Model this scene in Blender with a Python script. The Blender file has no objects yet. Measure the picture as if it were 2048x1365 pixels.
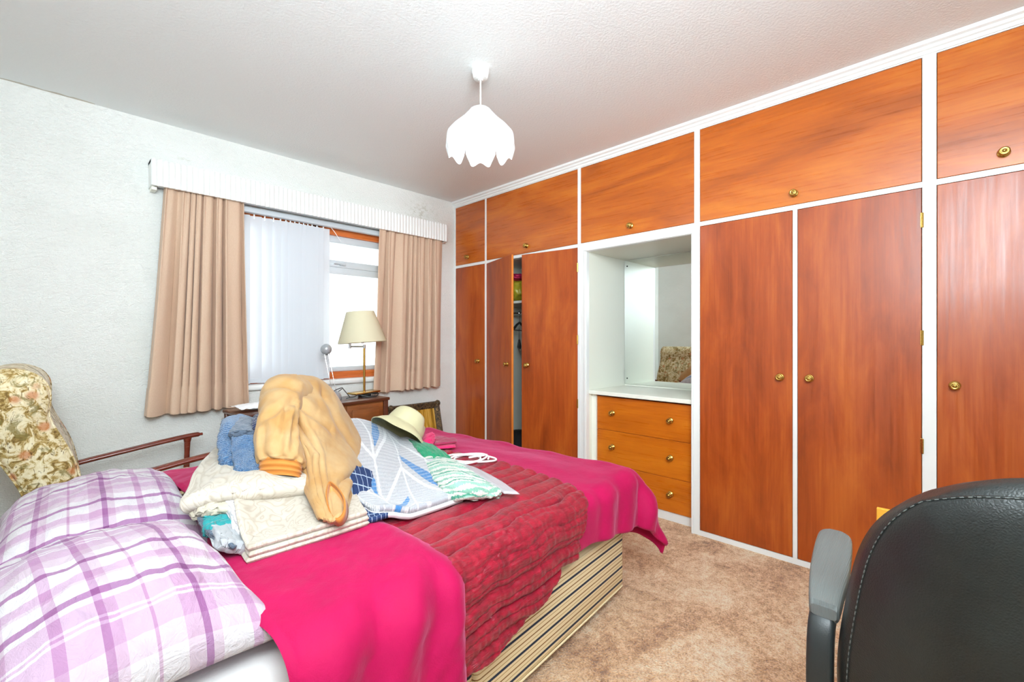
import bpy, bmesh, math, random
import numpy as np
from mathutils import Vector, Matrix
random.seed(7)
PI = math.pi
scn = bpy.context.scene
COL = scn.collection

# ------------------------------------------------------------------ camera, world, lights, exposure
F, HY, CX, H = 897.42, 678.3, 1024.0, 1.1355            # focal length in pixels, horizon, centre, eye height
SX, CXX = 0.698609, 0.715504                             # forward direction = CXX*x + SX*y
cam_d = bpy.data.cameras.new('camera'); cam = bpy.data.objects.new('camera', cam_d); COL.objects.link(cam)
cam_d.sensor_width = 36.0; cam_d.lens = 36.0*F/2048; cam_d.shift_y = -(682.5-HY)/2048
cam_d.clip_start = 0.02
fw = Vector((CXX, SX, 0)); rt = Vector((SX, -CXX, 0)); up = Vector((0, 0, 1))
m3 = Matrix((rt, up, -fw)).transposed()
cam.matrix_world = Matrix.Translation((0, 0, H)) @ m3.to_4x4()
scn.camera = cam

w = bpy.data.worlds.new('sky'); scn.world = w; w.use_nodes = True
wn = w.node_tree.nodes['Background']
wn.inputs[0].default_value = (0.93, 0.965, 1.0, 1); wn.inputs[1].default_value = 2.5

def area(name, loc, target, size, power, col=(1, 1, 1), sy=None):
    l = bpy.data.lights.new(name, 'AREA'); l.energy = power; l.size = size; l.color = col
    if sy: l.shape = 'RECTANGLE'; l.size_y = sy
    o = bpy.data.objects.new(name, l); COL.objects.link(o)
    o.location = loc; o.rotation_euler = (Vector(target)-Vector(loc)).to_track_quat('-Z', 'Y').to_euler()
    return o
fl = area('bounce_flash', (-0.1, -0.6, 1.75), (1.45, 2.7, 2.0), 0.9, 11, (0.86, 0.95, 1.0)); fl.data.spread = math.radians(95)
po = area('window_portal', (1.35, 3.46, 1.42), (1.35, 0.0, 1.42), 1.5, 1, (1, 1, 1), 1.16); po.data.cycles.is_portal = True
area('ceiling_flash', (-0.02, -0.25, 1.95), (1.35, 1.35, 2.55), 1.0, 70, (0.83, 0.935, 1.0))
pl = bpy.data.lights.new('bulb_light', 'POINT'); pl.energy = 2.6; pl.shadow_soft_size = 0.035; pl.color = (0.95, 0.98, 1.0)
plo = bpy.data.objects.new('bulb_light', pl); COL.objects.link(plo); plo.location = (1.40, 1.573, 2.0)
scn.view_settings.view_transform = 'Standard'; scn.view_settings.look = 'None'
scn.view_settings.gamma = 1.0; scn.view_settings.use_curve_mapping = False
scn.view_settings.exposure = 0.38
try:
    scn.cycles.use_denoising = True; scn.cycles.max_bounces = 10; scn.cycles.diffuse_bounces = 6
    scn.cycles.transparent_max_bounces = 12; scn.cycles.sample_clamp_indirect = 6.0
    scn.cycles.caustics_reflective = False; scn.cycles.caustics_refractive = False
except Exception: pass

# ------------------------------------------------------------------ pixel -> world on a chosen plane
def ray(px, py):
    r = (px-CX)/F; return Vector((r*SX+CXX, -r*CXX+SX, (HY-py)/F))
EYE = Vector((0, 0, H))
def PX(px, py, X): d = ray(px, py); return EYE+d*(X/d.x)
def PY(px, py, Y): d = ray(px, py); return EYE+d*(Y/d.y)
def PZ(px, py, Z): d = ray(px, py); return EYE+d*((Z-H)/d.z)

# ------------------------------------------------------------------ noise (numpy)
_rng = np.random.RandomState(3); _perm = _rng.permutation(256); _perm = np.concatenate([_perm, _perm, _perm])
_grad = _rng.normal(size=(256, 3)); _grad /= np.linalg.norm(_grad, axis=1)[:, None]
def perlin(p):
    p = np.asarray(p, float); sh = p.shape[:-1]; p = p.reshape(-1, 3)
    i = np.floor(p).astype(int); f = p-i; i &= 255
    u = f*f*f*(f*(f*6-15)+10)
    out = np.zeros(len(p))
    for dx in (0, 1):
        for dy in (0, 1):
            for dz in (0, 1):
                h = _perm[_perm[_perm[i[:, 0]+dx]+i[:, 1]+dy]+i[:, 2]+dz]
                g = _grad[h]; q = f-np.array([dx, dy, dz])
                wgt = (u[:, 0] if dx else 1-u[:, 0])*(u[:, 1] if dy else 1-u[:, 1])*(u[:, 2] if dz else 1-u[:, 2])
                out += wgt*(g*q).sum(1)
    return out.reshape(sh)
def fbm(p, o=3):
    p = np.asarray(p, float); r = 0; a = 1.0
    for k in range(o): r = r+a*perlin(p*(2**k)+17.3*k); a *= 0.5
    return r
def ridge(p, o=2):
    p = np.asarray(p, float); r = 0; a = 1.0
    for k in range(o): r = r+a*(0.35-np.abs(perlin(p*(2**k)+11.1*k))); a *= 0.5
    return r
def st3(a, b, c=0.0): return np.stack(np.broadcast_arrays(np.asarray(a, float), np.asarray(b, float), np.asarray(c, float)), -1)
def sstep(a, b, x): t = np.clip((x-a)/(b-a), 0, 1); return t*t*(3-2*t)

# ------------------------------------------------------------------ objects
ORI = {}
def tag(o, label=None, cat=None, group=None, kind=None):
    if label: o['label'] = label
    if cat: o['category'] = cat
    if group: o['group'] = group
    if kind: o['kind'] = kind
    return o
def thing(name, label, cat, loc=(0, 0, 0), group=None):
    o = bpy.data.objects.new(name, None); COL.objects.link(o); o.location = loc; o.empty_display_size = 0.05
    ORI[o] = Vector(loc); return tag(o, label, cat, group)
def link(name, me, parent=None, mat=None, smooth=False, loc=None):
    """mesh given in world coordinates; re-based on its parent's origin (or on loc)"""
    o = bpy.data.objects.new(name, me); COL.objects.link(o)
    base = ORI[parent] if parent is not None else Vector(loc if loc is not None else (0, 0, 0))
    if base.length > 0: me.transform(Matrix.Translation(-base))
    if parent is not None: o.parent = parent
    else: o.location = base
    ORI[o] = base
    if mat is not None:
        me.materials.clear()
        for mm in (mat if isinstance(mat, (list, tuple)) else [mat]): me.materials.append(mm)
    if smooth:
        me.polygons.foreach_set('use_smooth', [True]*len(me.polygons))
        if smooth != 'all':
            try: me.set_sharp_from_angle(angle=math.radians(smooth if not isinstance(smooth, bool) else 40))
            except Exception: pass
    me.update(); return o
class MB:
    def __init__(s): s.v = []; s.f = []; s.uv = None; s.mi = []
    def add(s, vs, fs, mi=0):
        n = len(s.v); s.v += [tuple(x) for x in vs]; s.f += [tuple(n+i for i in f) for f in fs]; s.mi += [mi]*len(fs)
    def box(s, a, b, bev=0.0, M=None, seg=2):
        bm = bmesh.new(); bmesh.ops.create_cube(bm, size=1)
        a, b = Vector(a), Vector(b); c = (a+b)/2; d = b-a
        for q in bm.verts: q.co = Vector((q.co.x*abs(d.x), q.co.y*abs(d.y), q.co.z*abs(d.z)))+c
        if bev > 0: bmesh.ops.bevel(bm, geom=list(bm.edges), offset=bev, segments=seg, affect='EDGES', profile=0.5)
        bmesh.ops.recalc_face_normals(bm, faces=list(bm.faces))
        s.bm(bm, M); return s
    def bm(s, bm, M=None):
        bm.verts.index_update()
        s.add([(M @ q.co) if M else q.co for q in bm.verts], [[q.index for q in f.verts] for f in bm.faces]); bm.free()
    def rings(s, rings, cap0=True, cap1=True, closed=True):
        n = len(rings[0]); base = len(s.v)
        for r in rings: s.v += [tuple(x) for x in r]
        for i in range(len(rings)-1):
            for j in range(n if closed else n-1):
                a = base+i*n+j; b = base+i*n+(j+1) % n
                s.f.append((a, b, b+n, a+n)); s.mi.append(0)
        if cap0: s.f.append(tuple(base+j for j in reversed(range(n)))); s.mi.append(0)
        if cap1: s.f.append(tuple(base+(len(rings)-1)*n+j for j in range(n))); s.mi.append(0)
        return s
    def tube(s, path, r, n=8, caps=True, closed=False):
        P = [Vector(p) for p in path]; R = r if isinstance(r, (list, tuple)) else [r]*len(P)
        rings = []; prev = None
        for i, p in enumerate(P):
            if closed: t = P[(i+1) % len(P)]-P[i-1]
            else: t = P[min(i+1, len(P)-1)]-P[max(i-1, 0)]
            t.normalize()
            if prev is None: a = Vector((0, 0, 1)) if abs(t.z) < 0.9 else Vector((1, 0, 0))
            else: a = prev
            x = (a-t*a.dot(t)).normalized(); y = t.cross(x); prev = x
            rings.append([p+(x*math.cos(2*PI*k/n)+y*math.sin(2*PI*k/n))*R[i] for k in range(n)])
        if closed: rings.append(rings[0]); caps = False
        return s.rings(rings, caps, caps)
    def lathe(s, prof, M=None, n=24, cap=True):
        M = M or Matrix()
        rings = [[M @ Vector((r*math.cos(2*PI*k/n), r*math.sin(2*PI*k/n), z)) for k in range(n)] for r, z in prof]
        return s.rings(rings, cap, cap)
    def mesh(s, name):
        me = bpy.data.meshes.new(name); me.from_pydata(s.v, [], s.f)
        bm = bmesh.new(); bm.from_mesh(me); bmesh.ops.recalc_face_normals(bm, faces=list(bm.faces)); bm.to_mesh(me); bm.free()
        return me
    def build(s, name, mat, parent=None, smooth=False, loc=None):
        return link(name, s.mesh(name), parent, mat, smooth, loc)
def axis_m(p, d):
    return Matrix.Translation(p) @ Vector(d).to_track_quat('Z', 'Y').to_matrix().to_4x4()

# ------------------------------------------------------------------ cloth
def crom(C, n, axis):
    C = np.moveaxis(np.asarray(C, float), axis, 0); m = len(C)
    E = np.concatenate([[2*C[0]-C[1]], C, [2*C[-1]-C[-2]]])
    t = np.linspace(0, m-1, n); i = np.minimum(t.astype(int), m-2); f = (t-i).reshape((-1,)+(1,)*(C.ndim-1))
    p0, p1, p2, p3 = E[i], E[i+1], E[i+2], E[i+3]
    out = 0.5*(2*p1+(p2-p0)*f+(2*p0-5*p1+4*p2-p3)*f**2+(3*p1-p0-3*p2+p3)*f**3)
    return np.moveaxis(out, 0, axis)
def gnormals(P):
    du = np.gradient(P, axis=0); dv = np.gradient(P, axis=1)
    n = np.cross(du, dv); return n/(np.linalg.norm(n, axis=-1, keepdims=True)+1e-12)
def grid_mesh(name, P, th=0.0, ew=0.06, outward=None, uv=None, edge_round=True):
    """closed cloth from a grid of points: two skins that meet in a soft rounded edge"""
    nu, nv = P.shape[:2]
    N = gnormals(P)
    tgt = (np.array(EYE)+np.array([0, 0, 1.2]) if outward is None else np.array(outward))
    if (N*(tgt-P)).sum(-1).mean() < 0: N = -N; flip = True
    else: flip = False
    U, V = np.meshgrid(np.linspace(0, 1, nu), np.linspace(0, 1, nv), indexing='ij')
    verts = []; faces = []
    idx = np.arange(nu*nv).reshape(nu, nv)
    q = np.stack([idx[:-1, :-1], idx[1:, :-1], idx[1:, 1:], idx[:-1, 1:]], -1).reshape(-1, 4)
    if flip: q = q[:, ::-1]
    if th > 0:
        Lu = np.linalg.norm(np.diff(P, axis=0), axis=-1).sum(0).mean(); Lv = np.linalg.norm(np.diff(P, axis=1), axis=-1).sum(1).mean()
        e = np.minimum(np.minimum(U, 1-U)*Lu, np.minimum(V, 1-V)*Lv)/max(th*0.5, 1e-6)
        r = np.sqrt(1-(1-np.clip(e, 0, 1))**2)[..., None]
        A = P+N*r*th*0.5; B = P-N*r*th*0.5
        verts = np.concatenate([A.reshape(-1, 3), B.reshape(-1, 3)])
        faces = np.concatenate([q, q[:, ::-1]+nu*nv])
        uvs = np.concatenate([np.stack([U, V], -1).reshape(-1, 2)]*2) if uv is None else np.concatenate([uv.reshape(-1, 2)]*2)
    else:
        verts = P.reshape(-1, 3); faces = q
        uvs = np.stack([U, V], -1).reshape(-1, 2) if uv is None else uv.reshape(-1, 2)
    me = bpy.data.meshes.new(name); me.from_pydata(verts.tolist(), [], faces.tolist())
    if th > 0:      # weld the rim
        pass
    l = me.uv_layers.new(name='UVMap'); li = np.empty(len(me.loops), int); me.loops.foreach_get('vertex_index', li)
    l.data.foreach_set('uv', uvs[li].ravel())
    return me
def sheet(name, ctrl, mat, parent=None, nu=60, nv=60, th=0.012, disp=None, uvs=(1, 1), loc=None, post=None):
    C = np.array([[list(p) for p in row] for row in ctrl])
    P = crom(crom(C, nu, 0), nv, 1)
    U, V = np.meshgrid(np.linspace(0, 1, nu), np.linspace(0, 1, nv), indexing='ij')
    if disp is not None:
        N = gnormals(P)
        if (N*((np.array(EYE)+np.array([0, 0, 1.2]))-P)).sum(-1).mean() < 0: N = -N
        P = P+N*disp(U, V, P)[..., None]
    if post is not None: P = post(U, V, P)
    me = grid_mesh(name, P, th, uv=np.stack([U*uvs[0], V*uvs[1]], -1))
    o = link(name, me, parent, mat, 'all', loc); return o
def loft(name, stations, mat, parent=None, n=40, m=60, disp=None, caps=(True, True), loc=None, pw=2.4, uvs=(1, 1), th=0):
    """closed sleeve-like body: stations of (centre, half-side vector, half-depth vector)"""
    S = np.array([[list(c), list(a), list(b)] for c, a, b in stations])
    S = crom(S, m, 0)
    th_ = np.linspace(0, 2*PI, n, endpoint=False)
    c = np.sign(np.cos(th_))*np.abs(np.cos(th_))**(2/pw); s = np.sign(np.sin(th_))*np.abs(np.sin(th_))**(2/pw)
    P = S[:, None, 0]+S[:, None, 1]*c[None, :, None]+S[:, None, 2]*s[None, :, None]
    if disp is not None:
        Pc = np.concatenate([P[:, -1:], P, P[:, :1]], 1); N = gnormals(Pc)[:, 1:-1]
        if (N*(P-S[:, None, 0])).sum(-1).mean() < 0: N = -N
        U, V = np.meshgrid(np.linspace(0, 1, m), np.arange(n)/n, indexing='ij')
        P = P+N*disp(U, V, P)[..., None]
    mb = MB(); mb.rings([[tuple(x) for x in r] for r in P], caps[0], caps[1])
    me = mb.mesh(name)
    uvl = me.uv_layers.new(name='UVMap'); li = np.empty(len(me.loops), int); me.loops.foreach_get('vertex_index', li)
    uv = np.stack([(li // n)/(m-1)*uvs[0], (li % n)/n*uvs[1]], -1); uvl.data.foreach_set('uv', uv.ravel())
    return link(name, me, parent, mat, 'all', loc)

# ------------------------------------------------------------------ materials
def srgb(r, g, b):
    def c(x): x /= 255.0; return x/12.92 if x <= 0.04045 else ((x+0.055)/1.055)**2.4
    return (c(r), c(g), c(b), 1.0)
class Mat:
    def __init__(s, name, col=(0.8, 0.8, 0.8, 1), rough=0.6, metal=0.0, spec=0.5, sheen=0.0, coat=0.0):
        s.m = bpy.data.materials.new(name); s.m.use_nodes = True; s.nt = s.m.node_tree
        s.b = s.nt.nodes['Principled BSDF']; s.out = s.nt.nodes['Material Output']
        s.set('Base Color', col); s.set('Roughness', rough); s.set('Metallic', metal); s.set('Specular IOR Level', spec)
        if sheen: s.set('Sheen Weight', sheen); s.set('Sheen Roughness', 0.4)
        if coat: s.set('Coat Weight', coat); s.set('Coat Roughness', 0.18)
    def set(s, k, v): s.b.inputs[k].default_value = v
    def n(s, t, **kw):
        nd = s.nt.nodes.new(t)
        for k, v in kw.items():
            if k.startswith('i_'):
                key = k[2:]; key = int(key) if key.isdigit() else key.replace('_', ' ')
                if hasattr(v, 'is_output') or isinstance(v, bpy.types.NodeSocket): s.nt.links.new(v, nd.inputs[key])
                else: nd.inputs[key].default_value = v
            else: setattr(nd, k, v)
        return nd
    def l(s, a, k): s.nt.links.new(a, s.b.inputs[k] if isinstance(k, str) else k)
    def coord(s, kind='Object', scale=(1, 1, 1), rand=False, rot=(0, 0, 0)):
        tc = s.n('ShaderNodeTexCoord'); mp = s.n('ShaderNodeMapping')
        mp.inputs['Scale'].default_value = scale; mp.inputs['Rotation'].default_value = rot
        s.nt.links.new(tc.outputs[kind], mp.inputs['Vector'])
        if rand:
            oi = s.n('ShaderNodeObjectInfo'); mu = s.n('ShaderNodeMath', operation='MULTIPLY', i_1=37.0)
            s.nt.links.new(oi.outputs['Random'], mu.inputs[0])
            cb = s.n('ShaderNodeCombineXYZ'); 
            for k in range(3): s.nt.links.new(mu.outputs[0], cb.inputs[k])
            s.nt.links.new(cb.outputs[0], mp.inputs['Location'])
        return mp.outputs[0]
    def noise(s, vec, scale=5, detail=4, rough=0.55, dist=0.0):
        nd = s.n('ShaderNodeTexNoise'); nd.inputs['Scale'].default_value = scale; nd.inputs['Detail'].default_value = detail
        nd.inputs['Roughness'].default_value = rough; nd.inputs['Distortion'].default_value = dist
        s.nt.links.new(vec, nd.inputs['Vector']); return nd.outputs[0]
    def ramp(s, fac, stops, interp='LINEAR'):
        nd = s.n('ShaderNodeValToRGB'); cr = nd.color_ramp; cr.interpolation = interp
        while len(cr.elements) < len(stops): cr.elements.new(0.5)
        for e, (p, c) in zip(cr.elements, stops): e.position = p; e.color = c if len(c) == 4 else (*c, 1)
        s.nt.links.new(fac, nd.inputs[0]); return nd.outputs[0]
    def math(s, op, a, b=0.0, c=0.0):
        nd = s.n('ShaderNodeMath', operation=op)
        for k, v in enumerate((a, b, c)):
            if isinstance(v, bpy.types.NodeSocket): s.nt.links.new(v, nd.inputs[k])
            else: nd.inputs[k].default_value = v
        return nd.outputs[0]
    def mix(s, fac, a, b, blend='MIX'):
        nd = s.n('ShaderNodeMix', data_type='RGBA', blend_type=blend)
        for k, v in ((0, fac), (6, a), (7, b)):
            if isinstance(v, bpy.types.NodeSocket): s.nt.links.new(v, nd.inputs[k])
            else: nd.inputs[k].default_value = v
        return nd.outputs[2]
    def bump(s, h, strength=0.3, dist=0.01):
        nd = s.n('ShaderNodeBump'); nd.inputs['Strength'].default_value = strength; nd.inputs['Distance'].default_value = dist
        s.nt.links.new(h, nd.inputs['Height']); s.nt.links.new(nd.outputs[0], s.b.inputs['Normal'])
        if 'Coat Normal' in s.b.inputs and s.b.inputs['Coat Weight'].default_value > 0: pass
        return s
    def sep(s, vec):
        nd = s.n('ShaderNodeSeparateXYZ'); s.nt.links.new(vec, nd.inputs[0]); return nd.outputs
def plain(name, col, rough=0.6, metal=0.0, spec=0.5, bump=0, bscale=60, **kw):
    m = Mat(name, col, rough, metal, spec, **kw)
    if bump: m.bump(m.noise(m.coord('Object'), bscale, 3), bump, 0.004)
    return m.m
def wood(name, dark, mid, light, axis='z', rough=0.3, coat=0.35, scl=1.0):
    m = Mat(name, mid, rough, coat=coat)
    big = {'z': (4.2, 4.2, 0.9), 'y': (3.2, 0.8, 3.6), 'x': (0.4, 3, 3)}[axis]
    fine = {'z': (42, 42, 1.3), 'y': (42, 1.6, 42), 'x': (1.6, 42, 42)}[axis]
    a = m.noise(m.coord('Object', tuple(x*scl for x in big), True), 1.6, 5, 0.6, 0.6)
    b = m.noise(m.coord('Object', tuple(x*scl for x in fine), True), 2.0, 4, 0.65)
    fac = m.math('ADD', m.math('MULTIPLY', a, 0.74), m.math('MULTIPLY', b, 0.26))
    m.l(m.ramp(fac, [(0.30, dark), (0.5, mid), (0.70, light)]), 'Base Color')
    m.l(m.ramp(b, [(0.3, (rough*0.8,)*3), (0.7, (rough*1.25,)*3)]), 'Roughness')
    m.bump(b, 0.06, 0.001); return m.m
def fabric(name, col, rough=0.85, sheen=0.3, weave=700, bump=0.15, var=None, wr=0.0):
    m = Mat(name, col, rough, spec=0.25, sheen=sheen)
    v = m.coord('Object')
    n1 = m.noise(v, 9, 3)
    if var: m.l(m.mix(m.ramp(n1, [(0.35, (0, 0, 0)), (0.65, (1, 1, 1))]), col, var), 'Base Color')
    n2 = m.noise(v, weave*0.5, 2)
    h = m.math('ADD', m.math('MULTIPLY', n2, 0.25), m.math('MULTIPLY', m.noise(v, 26, 4, 0.6, 0.8), 1.0+wr))
    m.bump(h, bump, 0.006); return m.m

W = {}
W['wall'] = None
m = Mat('white_relief_paper', srgb(238, 240, 236), 0.75, spec=0.3)
h = m.noise(m.coord('Object', (38, 38, 70)), 1.0, 4, 0.6, 1.6)
h2 = m.noise(m.coord('Object', (150, 150, 260)), 1.0, 2, 0.5, 0.6)
blot = m.noise(m.coord('Object', (1.3, 1.3, 2.0)), 1.5, 4)
wc = m.ramp(blot, [(0.3, srgb(232, 234, 229)), (0.6, srgb(240, 242, 238))])
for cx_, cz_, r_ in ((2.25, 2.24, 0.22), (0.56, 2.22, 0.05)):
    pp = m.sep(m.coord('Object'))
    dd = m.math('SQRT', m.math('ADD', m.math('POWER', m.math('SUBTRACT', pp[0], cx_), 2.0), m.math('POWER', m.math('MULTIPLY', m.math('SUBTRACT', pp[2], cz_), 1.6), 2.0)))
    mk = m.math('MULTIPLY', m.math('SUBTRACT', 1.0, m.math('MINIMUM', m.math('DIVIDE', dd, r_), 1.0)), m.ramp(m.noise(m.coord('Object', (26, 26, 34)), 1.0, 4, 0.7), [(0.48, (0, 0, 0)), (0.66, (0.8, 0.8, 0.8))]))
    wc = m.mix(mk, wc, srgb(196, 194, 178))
m.l(wc, 'Base Color')
m.bump(m.math('ADD', h, m.math('MULTIPLY', h2, 0.5)), 0.75, 0.011); W['wall'] = m.m
m = Mat('stippled_ceiling', srgb(234, 239, 239), 0.8, spec=0.25)
pp = m.sep(m.coord('Object'))
mk = m.math('MULTIPLY', m.math('GREATER_THAN', m.math('ADD', pp[1], m.math('MULTIPLY', m.noise(m.coord('Object', (9, 9, 1)), 1.0, 3), 0.06)), 3.315), m.math('LESS_THAN', pp[0], 0.16))
m.l(m.mix(m.math('MULTIPLY', mk, 0.55), srgb(234, 239, 239), srgb(170, 152, 116)), 'Base Color')
m.bump(m.noise(m.coord('Object'), 90, 3, 0.6), 0.3, 0.007); W['ceil'] = m.m
m = Mat('brown_carpet', srgb(170, 130, 100), 0.95, spec=0.1, sheen=0.3)
v = m.coord('Object')
a = m.noise(v, 4.2, 6, 0.66, 0.6); b = m.noise(v, 34, 4, 0.75); c = m.noise(v, 140, 2, 0.6)
fac = m.math('ADD', m.math('MULTIPLY', a, 0.42), m.math('ADD', m.math('MULTIPLY', b, 0.32), m.math('MULTIPLY', c, 0.26)))
m.l(m.ramp(fac, [(0.38, srgb(142, 94, 60)), (0.455, srgb(204, 152, 106)), (0.515, srgb(238, 194, 148)), (0.60, srgb(255, 234, 202))]), 'Base Color')
m.bump(m.math('ADD', m.math('MULTIPLY', b, 0.8), c), 1.0, 0.016); W['carpet'] = m.m
W['gloss'] = plain('white_gloss_paint', srgb(233, 235, 233), 0.28, bump=0.03, bscale=25)
W['cream'] = plain('cream_white_paint', srgb(236, 238, 226), 0.4, bump=0.03, bscale=20)
W['door'] = wood('mahogany_veneer_upright', srgb(122, 48, 12), srgb(164, 72, 20), srgb(190, 98, 32), 'z', 0.36, 0.16)
W['updoor'] = wood('mahogany_veneer_sideways', srgb(148, 70, 18), srgb(186, 94, 24), srgb(212, 124, 38), 'y', 0.30, 0.26)
W['drawer'] = wood('orange_teak_veneer', srgb(168, 82, 12), srgb(200, 106, 18), srgb(220, 130, 30), 'y', 0.3, 0.3)
W['dooredge'] = wood('pale_door_edge', srgb(170, 90, 25), srgb(205, 120, 40), srgb(220, 140, 60), 'z', 0.4, 0.2)
W['dark'] = wood('dark_stained_oak', srgb(52, 26, 16), srgb(84, 44, 26), srgb(110, 62, 38), 'x', 0.32, 0.3)
W['darkfront'] = wood('oak_front', srgb(96, 52, 24), srgb(138, 80, 38), srgb(164, 102, 54), 'x', 0.35, 0.3)
W['showwood'] = wood('red_brown_beech', srgb(78, 28, 20), srgb(112, 44, 30), srgb(136, 62, 42), 'x', 0.25, 0.4)
W['winwood'] = wood('varnished_window_wood', srgb(170, 78, 30), srgb(206, 108, 48), srgb(226, 134, 70), 'x', 0.3, 0.4)
m = Mat('brass', srgb(196, 160, 84), 0.24, 1.0); W['brass'] = m.m
W['chrome'] = plain('chrome', srgb(215, 217, 220), 0.12, 1.0)
W['silver'] = plain('silver_plastic', srgb(172, 176, 180), 0.32, 0.3)
W['alu'] = plain('grey_aluminium', srgb(206, 214, 219), 0.4, 0.15)
W['black'] = plain('black_plastic', srgb(40, 44, 44), 0.38, bump=0.1, bscale=400)
W['blackmat'] = plain('black_cloth', srgb(22, 22, 24), 0.8)
W['cable'] = plain('dark_cable', srgb(42, 46, 46), 0.45)
W['whitecable'] = plain('white_cable', srgb(240, 238, 236), 0.4)
m = Mat('mirror_silver', (0.86, 0.91, 0.88, 1), 0.015, 1.0); W['mirror'] = m.m
m = Mat('window_glass', (1, 1, 1, 1), 0.0)
tr = m.n('ShaderNodeBsdfTransparent'); tr.inputs[0].default_value = (0.96, 0.98, 0.98, 1)
gl = m.n('ShaderNodeBsdfGlossy'); gl.inputs[1].default_value = 0.01
mx = m.n('ShaderNodeMixShader'); mx.inputs[0].default_value = 0.07
m.nt.links.new(tr.outputs[0], mx.inputs[1]); m.nt.links.new(gl.outputs[0], mx.inputs[2]); m.nt.links.new(mx.outputs[0], m.out.inputs[0]); W['glass'] = m.m
def translucent(name, col, tfac, rough=0.7, clear=0.0, bump=0.0, bs=60):
    m = Mat(name, col, rough, spec=0.3)
    t = m.n('ShaderNodeBsdfTranslucent'); t.inputs[0].default_value = col
    mx = m.n('ShaderNodeMixShader'); mx.inputs[0].default_value = tfac
    m.nt.links.new(m.b.outputs[0], mx.inputs[1]); m.nt.links.new(t.outputs[0], mx.inputs[2]); o = mx.outputs[0]
    if clear > 0:
        tp = m.n('ShaderNodeBsdfTransparent'); m2 = m.n('ShaderNodeMixShader'); m2.inputs[0].default_value = clear
        m.nt.links.new(o, m2.inputs[1]); m.nt.links.new(tp.outputs[0], m2.inputs[2]); o = m2.outputs[0]
    m.nt.links.new(o, m.out.inputs[0])
    if bump: m.bump(m.noise(m.coord('Object'), bs, 2), bump, 0.004)
    return m.m
W['vane'] = translucent('blind_fabric', srgb(226, 229, 233), 0.30)
W['shade'] = translucent('opal_plastic', srgb(232, 235, 236), 0.14, 0.3, 0.08)
W['lampshade'] = translucent('cream_lampshade', srgb(236, 230, 202), 0.3, 0.6)
W['plastic'] = translucent('clear_plastic', srgb(225, 226, 230), 0.3, 0.2, 0.35)
m = Mat('curtain_cloth', srgb(206, 178, 152), 0.8, spec=0.2, sheen=0.15)
v = m.coord('Object', (420, 420, 90)); t1 = m.noise(v, 1.0, 2)
m.l(m.mix(t1, srgb(198, 168, 144), srgb(214, 188, 164)), 'Base Color'); m.bump(t1, 0.15, 0.002); W['curtain'] = m.m
# tapestry of the armchair
m = Mat('floral_tapestry', srgb(200, 180, 130), 0.85, spec=0.15, sheen=0.2)
v = m.coord('Object', (1, 1, 1))
n1 = m.noise(v, 26, 5, 0.65, 1.4); n2 = m.noise(v, 9, 4, 0.6, 2.0)
vo = m.n('ShaderNodeTexVoronoi'); vo.inputs['Scale'].default_value = 13; m.nt.links.new(v, vo.inputs['Vector'])
c1 = m.ramp(n1, [(0.36, srgb(116, 92, 48)), (0.44, srgb(170, 142, 84)), (0.50, srgb(216, 200, 160)), (0.66, srgb(230, 220, 190))])
fl = m.ramp(vo.outputs[0], [(0.16, (1, 1, 1)), (0.30, (0, 0, 0))])
c2 = m.mix(m.math('MULTIPLY', fl, 0.75), c1, srgb(190, 118, 74))
st_ = m.noise(m.coord('Object', (70, 70, 26), rot=(0, 0.5, 0)), 1.0, 3, 0.6, 2.0)
c2 = m.mix(m.ramp(st_, [(0.60, (0, 0, 0)), (0.66, (0.85, 0.85, 0.85))]), c2, srgb(96, 70, 34))
c3 = m.mix(m.ramp(n2, [(0.56, (0, 0, 0)), (0.62, (0.8, 0.8, 0.8))]), c2, srgb(126, 112, 62))
m.l(c3, 'Base Color'); m.bump(m.noise(v, 200, 2), 0.3, 0.002); W['tapestry'] = m.m
W['sheet'] = fabric('white_sheet', srgb(222, 220, 217), 0.8, 0.1)
W['magenta'] = fabric('magenta_cotton', srgb(180, 3, 76), 0.75, 0.28, bump=0.32, var=srgb(170, 3, 72))
W['magenta'].node_tree.nodes['Principled BSDF'].inputs['Sheen Tint'].default_value = (1.0, 0.42, 0.68, 1)
m = Mat('burgundy_satin', srgb(140, 8, 40), 0.30, spec=0.6, sheen=0.12)
v = m.coord('Object'); n1 = m.noise(v, 30, 4, 0.6, 1.0)
m.l(m.ramp(n1, [(0.3, srgb(112, 3, 26)), (0.7, srgb(168, 10, 46))]), 'Base Color'); m.bump(m.noise(m.coord('Object', (24, 90, 150)), 1.0, 4, 0.6, 1.5), 0.55, 0.008); W['throw'] = m.m
# ticking on the divan
m = Mat('striped_ticking', srgb(232, 214, 172), 0.7, spec=0.2)
tc = m.n('ShaderNodeTexCoord'); z = m.sep(tc.outputs['Object'])[2]
fz = m.math('FRACT', m.math('DIVIDE', m.math('ADD', z, 0.0), 0.06))
crm, navy, tan = srgb(236, 220, 180), srgb(46, 56, 74), srgb(176, 140, 84)
m.l(m.ramp(fz, [(0.0, crm), (0.05, navy), (0.20, crm), (0.36, tan), (0.40, crm), (0.58, srgb(140, 104, 58)), (0.65, crm), (0.86, tan), (0.90, crm)], 'CONSTANT'), 'Base Color')
m.bump(m.noise(tc.outputs['Object'], 500, 2), 0.15, 0.002); W['ticking'] = m.m
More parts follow.
